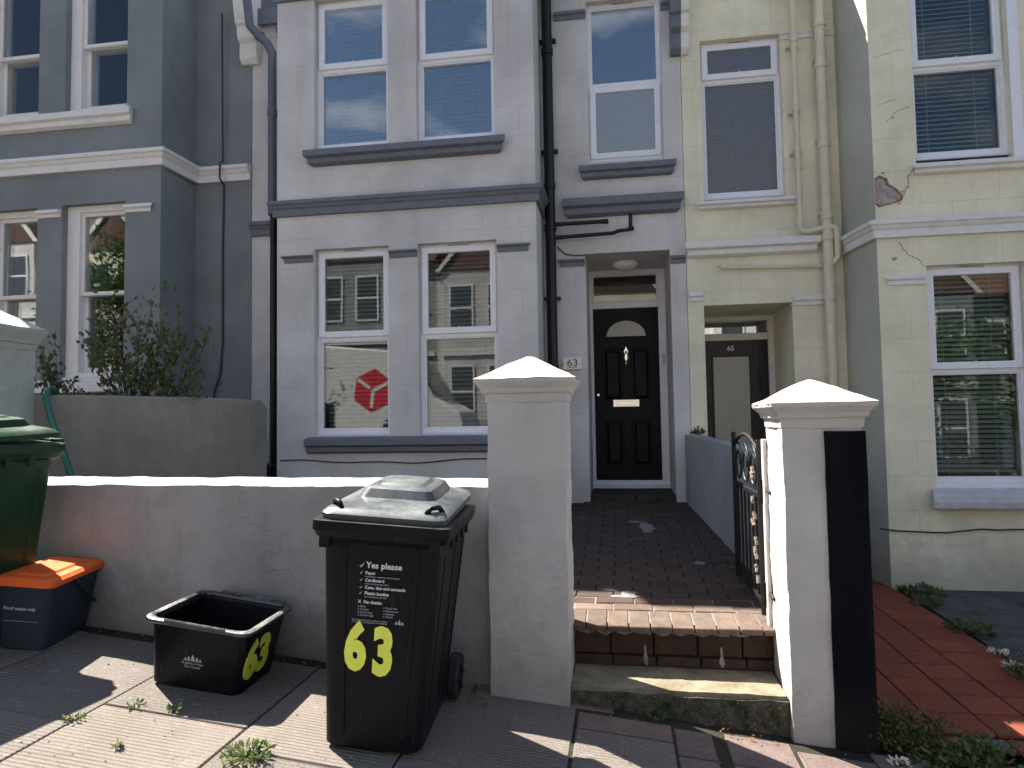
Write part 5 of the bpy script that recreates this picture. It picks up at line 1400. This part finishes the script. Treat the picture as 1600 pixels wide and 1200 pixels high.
# van with the red cube sign
def van():
    x0, x1, yf_, yb_ = -9.6, -3.9, -4.0, -6.0
    g = gz((x0+x1)/2)-.12
    e = empty('parked_van', ((x0+x1)/2, -5.0, g), 'white delivery van with a red cube sign, parked across the street', 'van', rot=Matrix.Rotation(-math.atan(GS), 4, 'Y').to_quaternion())
    L2 = 2.85
    prof = [(-L2, .45), (-L2, 2.45), (-L2+.12, 2.62), (.9, 2.66), (1.35, 2.55), (2.05, 1.55), (2.70, 1.25), (2.83, .95), (2.85, .45), (2.5, .32), (-2.6, .32)]
    m = MB(); m.prism(prof, 'y', -1.0, 1.0)
    b = m.build('body', 'van_white', e, bevel=.05, segs=2, local=True)
    m = MB(); m.prism([(1.15, 1.55), (1.15, 2.2), (1.42, 2.2), (1.85, 1.55)], 'y', .995, 1.008); m.build('side_window', 'glass_obscure', e, local=True)
    m = MB(); m.hexa([(1.45, -.85, 2.44), (2.02, -.9, 1.62), (2.02, .9, 1.62), (1.45, .85, 2.44), (1.47, -.85, 2.46), (2.04, -.9, 1.64), (2.04, .9, 1.64), (1.47, .85, 2.46)]); m.build('windscreen', 'glass_obscure', e, local=True)
    for x in (-1.8, 1.95):
        for sy in (-1, 1):
            m = MB(); m.tube([(x, sy*.80, .34), (x, sy*1.01, .34)], .34, 24); wv = m.build('wheel', 'rubber', e, local=True)
            m = MB(); m.tube([(x, sy*1.0, .34), (x, sy*1.02, .34)], .2, 16); m.build('rim', 'trim_sill', wv, local=True)
    # cube sign on the side facing the houses
    cx, cz, r_ = .55-.15, 1.60, .56
    hexp = [(cx+r_*math.cos(R(30+60*k))*.98, cz+r_*math.sin(R(30+60*k))) for k in range(6)]
    m = MB(); m.prism(hexp, 'y', 1.001, 1.006); sg = m.build('sign', 'red_vinyl', e, local=True)
    m = MB()
    for ang, l0, l1 in ((270, 0, .44), (30, 0, .50), (150, .10, .50)):
        a = R(ang); dx, dz = math.cos(a), math.sin(a); w_ = .045
        m.prism([(cx+dx*l0-dz*w_, cz+dz*l0+dx*w_), (cx+dx*l1-dz*w_, cz+dz*l1+dx*w_), (cx+dx*l1+dz*w_, cz+dz*l1-dx*w_), (cx+dx*l0+dz*w_, cz+dz*l0-dx*w_)], 'y', 1.0065, 1.010)
    m.build('sign_lines', 'van_white', sg, local=True)
    m = MB(); m.box(2.80, 2.87, -.9, -.55, .8, 1.02); m.box(2.80, 2.87, .55, .9, .8, 1.02); m.build('headlights', 'lamp_glass', e, local=True)
van()

def tree(x, y, h, r_, seed, label):
    random.seed(seed); g = gz(x)
    e = empty('street_tree', (x, y, g), label, 'tree', 'trees across the street')
    m = MB(); m.tube([(x, y, g-.2), (x+.05, y, g+h*.3), (x-.05, y+.05, g+h*.5), (x, y, g+h*.7)], [.16, .13, .10, .05], 8)
    for k in range(8):
        a = random.uniform(0, 6.28); z = g+h*random.uniform(.35, .6); m.tube([(x, y, z), (x+r_*.4*math.cos(a), y+r_*.4*math.sin(a), z+h*.15), (x+r_*.8*math.cos(a), y+r_*.8*math.sin(a), z+h*.25)], [.06, .04, .015], 6)
    m.build('trunk', 'twig', e)
    spots = []; cl = [(Vector((random.gauss(0, .45)*r_, random.gauss(0, .45)*r_, random.gauss(0, .38)*r_))) for _ in range(38)]
    for _ in range(5200):
        c = random.choice(cl); p = Vector((x, y, g+h*.68))+c+Vector([random.gauss(0, .17)*r_ for _ in range(3)]); spots.append((p, c))
    leafy('crown', 'leaf_green', e, spots, .11, seed, kind='stuff')
tree(7.2, -7.3, 5.2, 1.7, 1, 'round leafy street tree across the road, right of the van')
tree(-16.0, -7.4, 6.0, 1.8, 2, 'leafy street tree across the road at the far left')
tree(11.8, -7.3, 5.8, 1.8, 3, 'leafy street tree across the road at the far right')
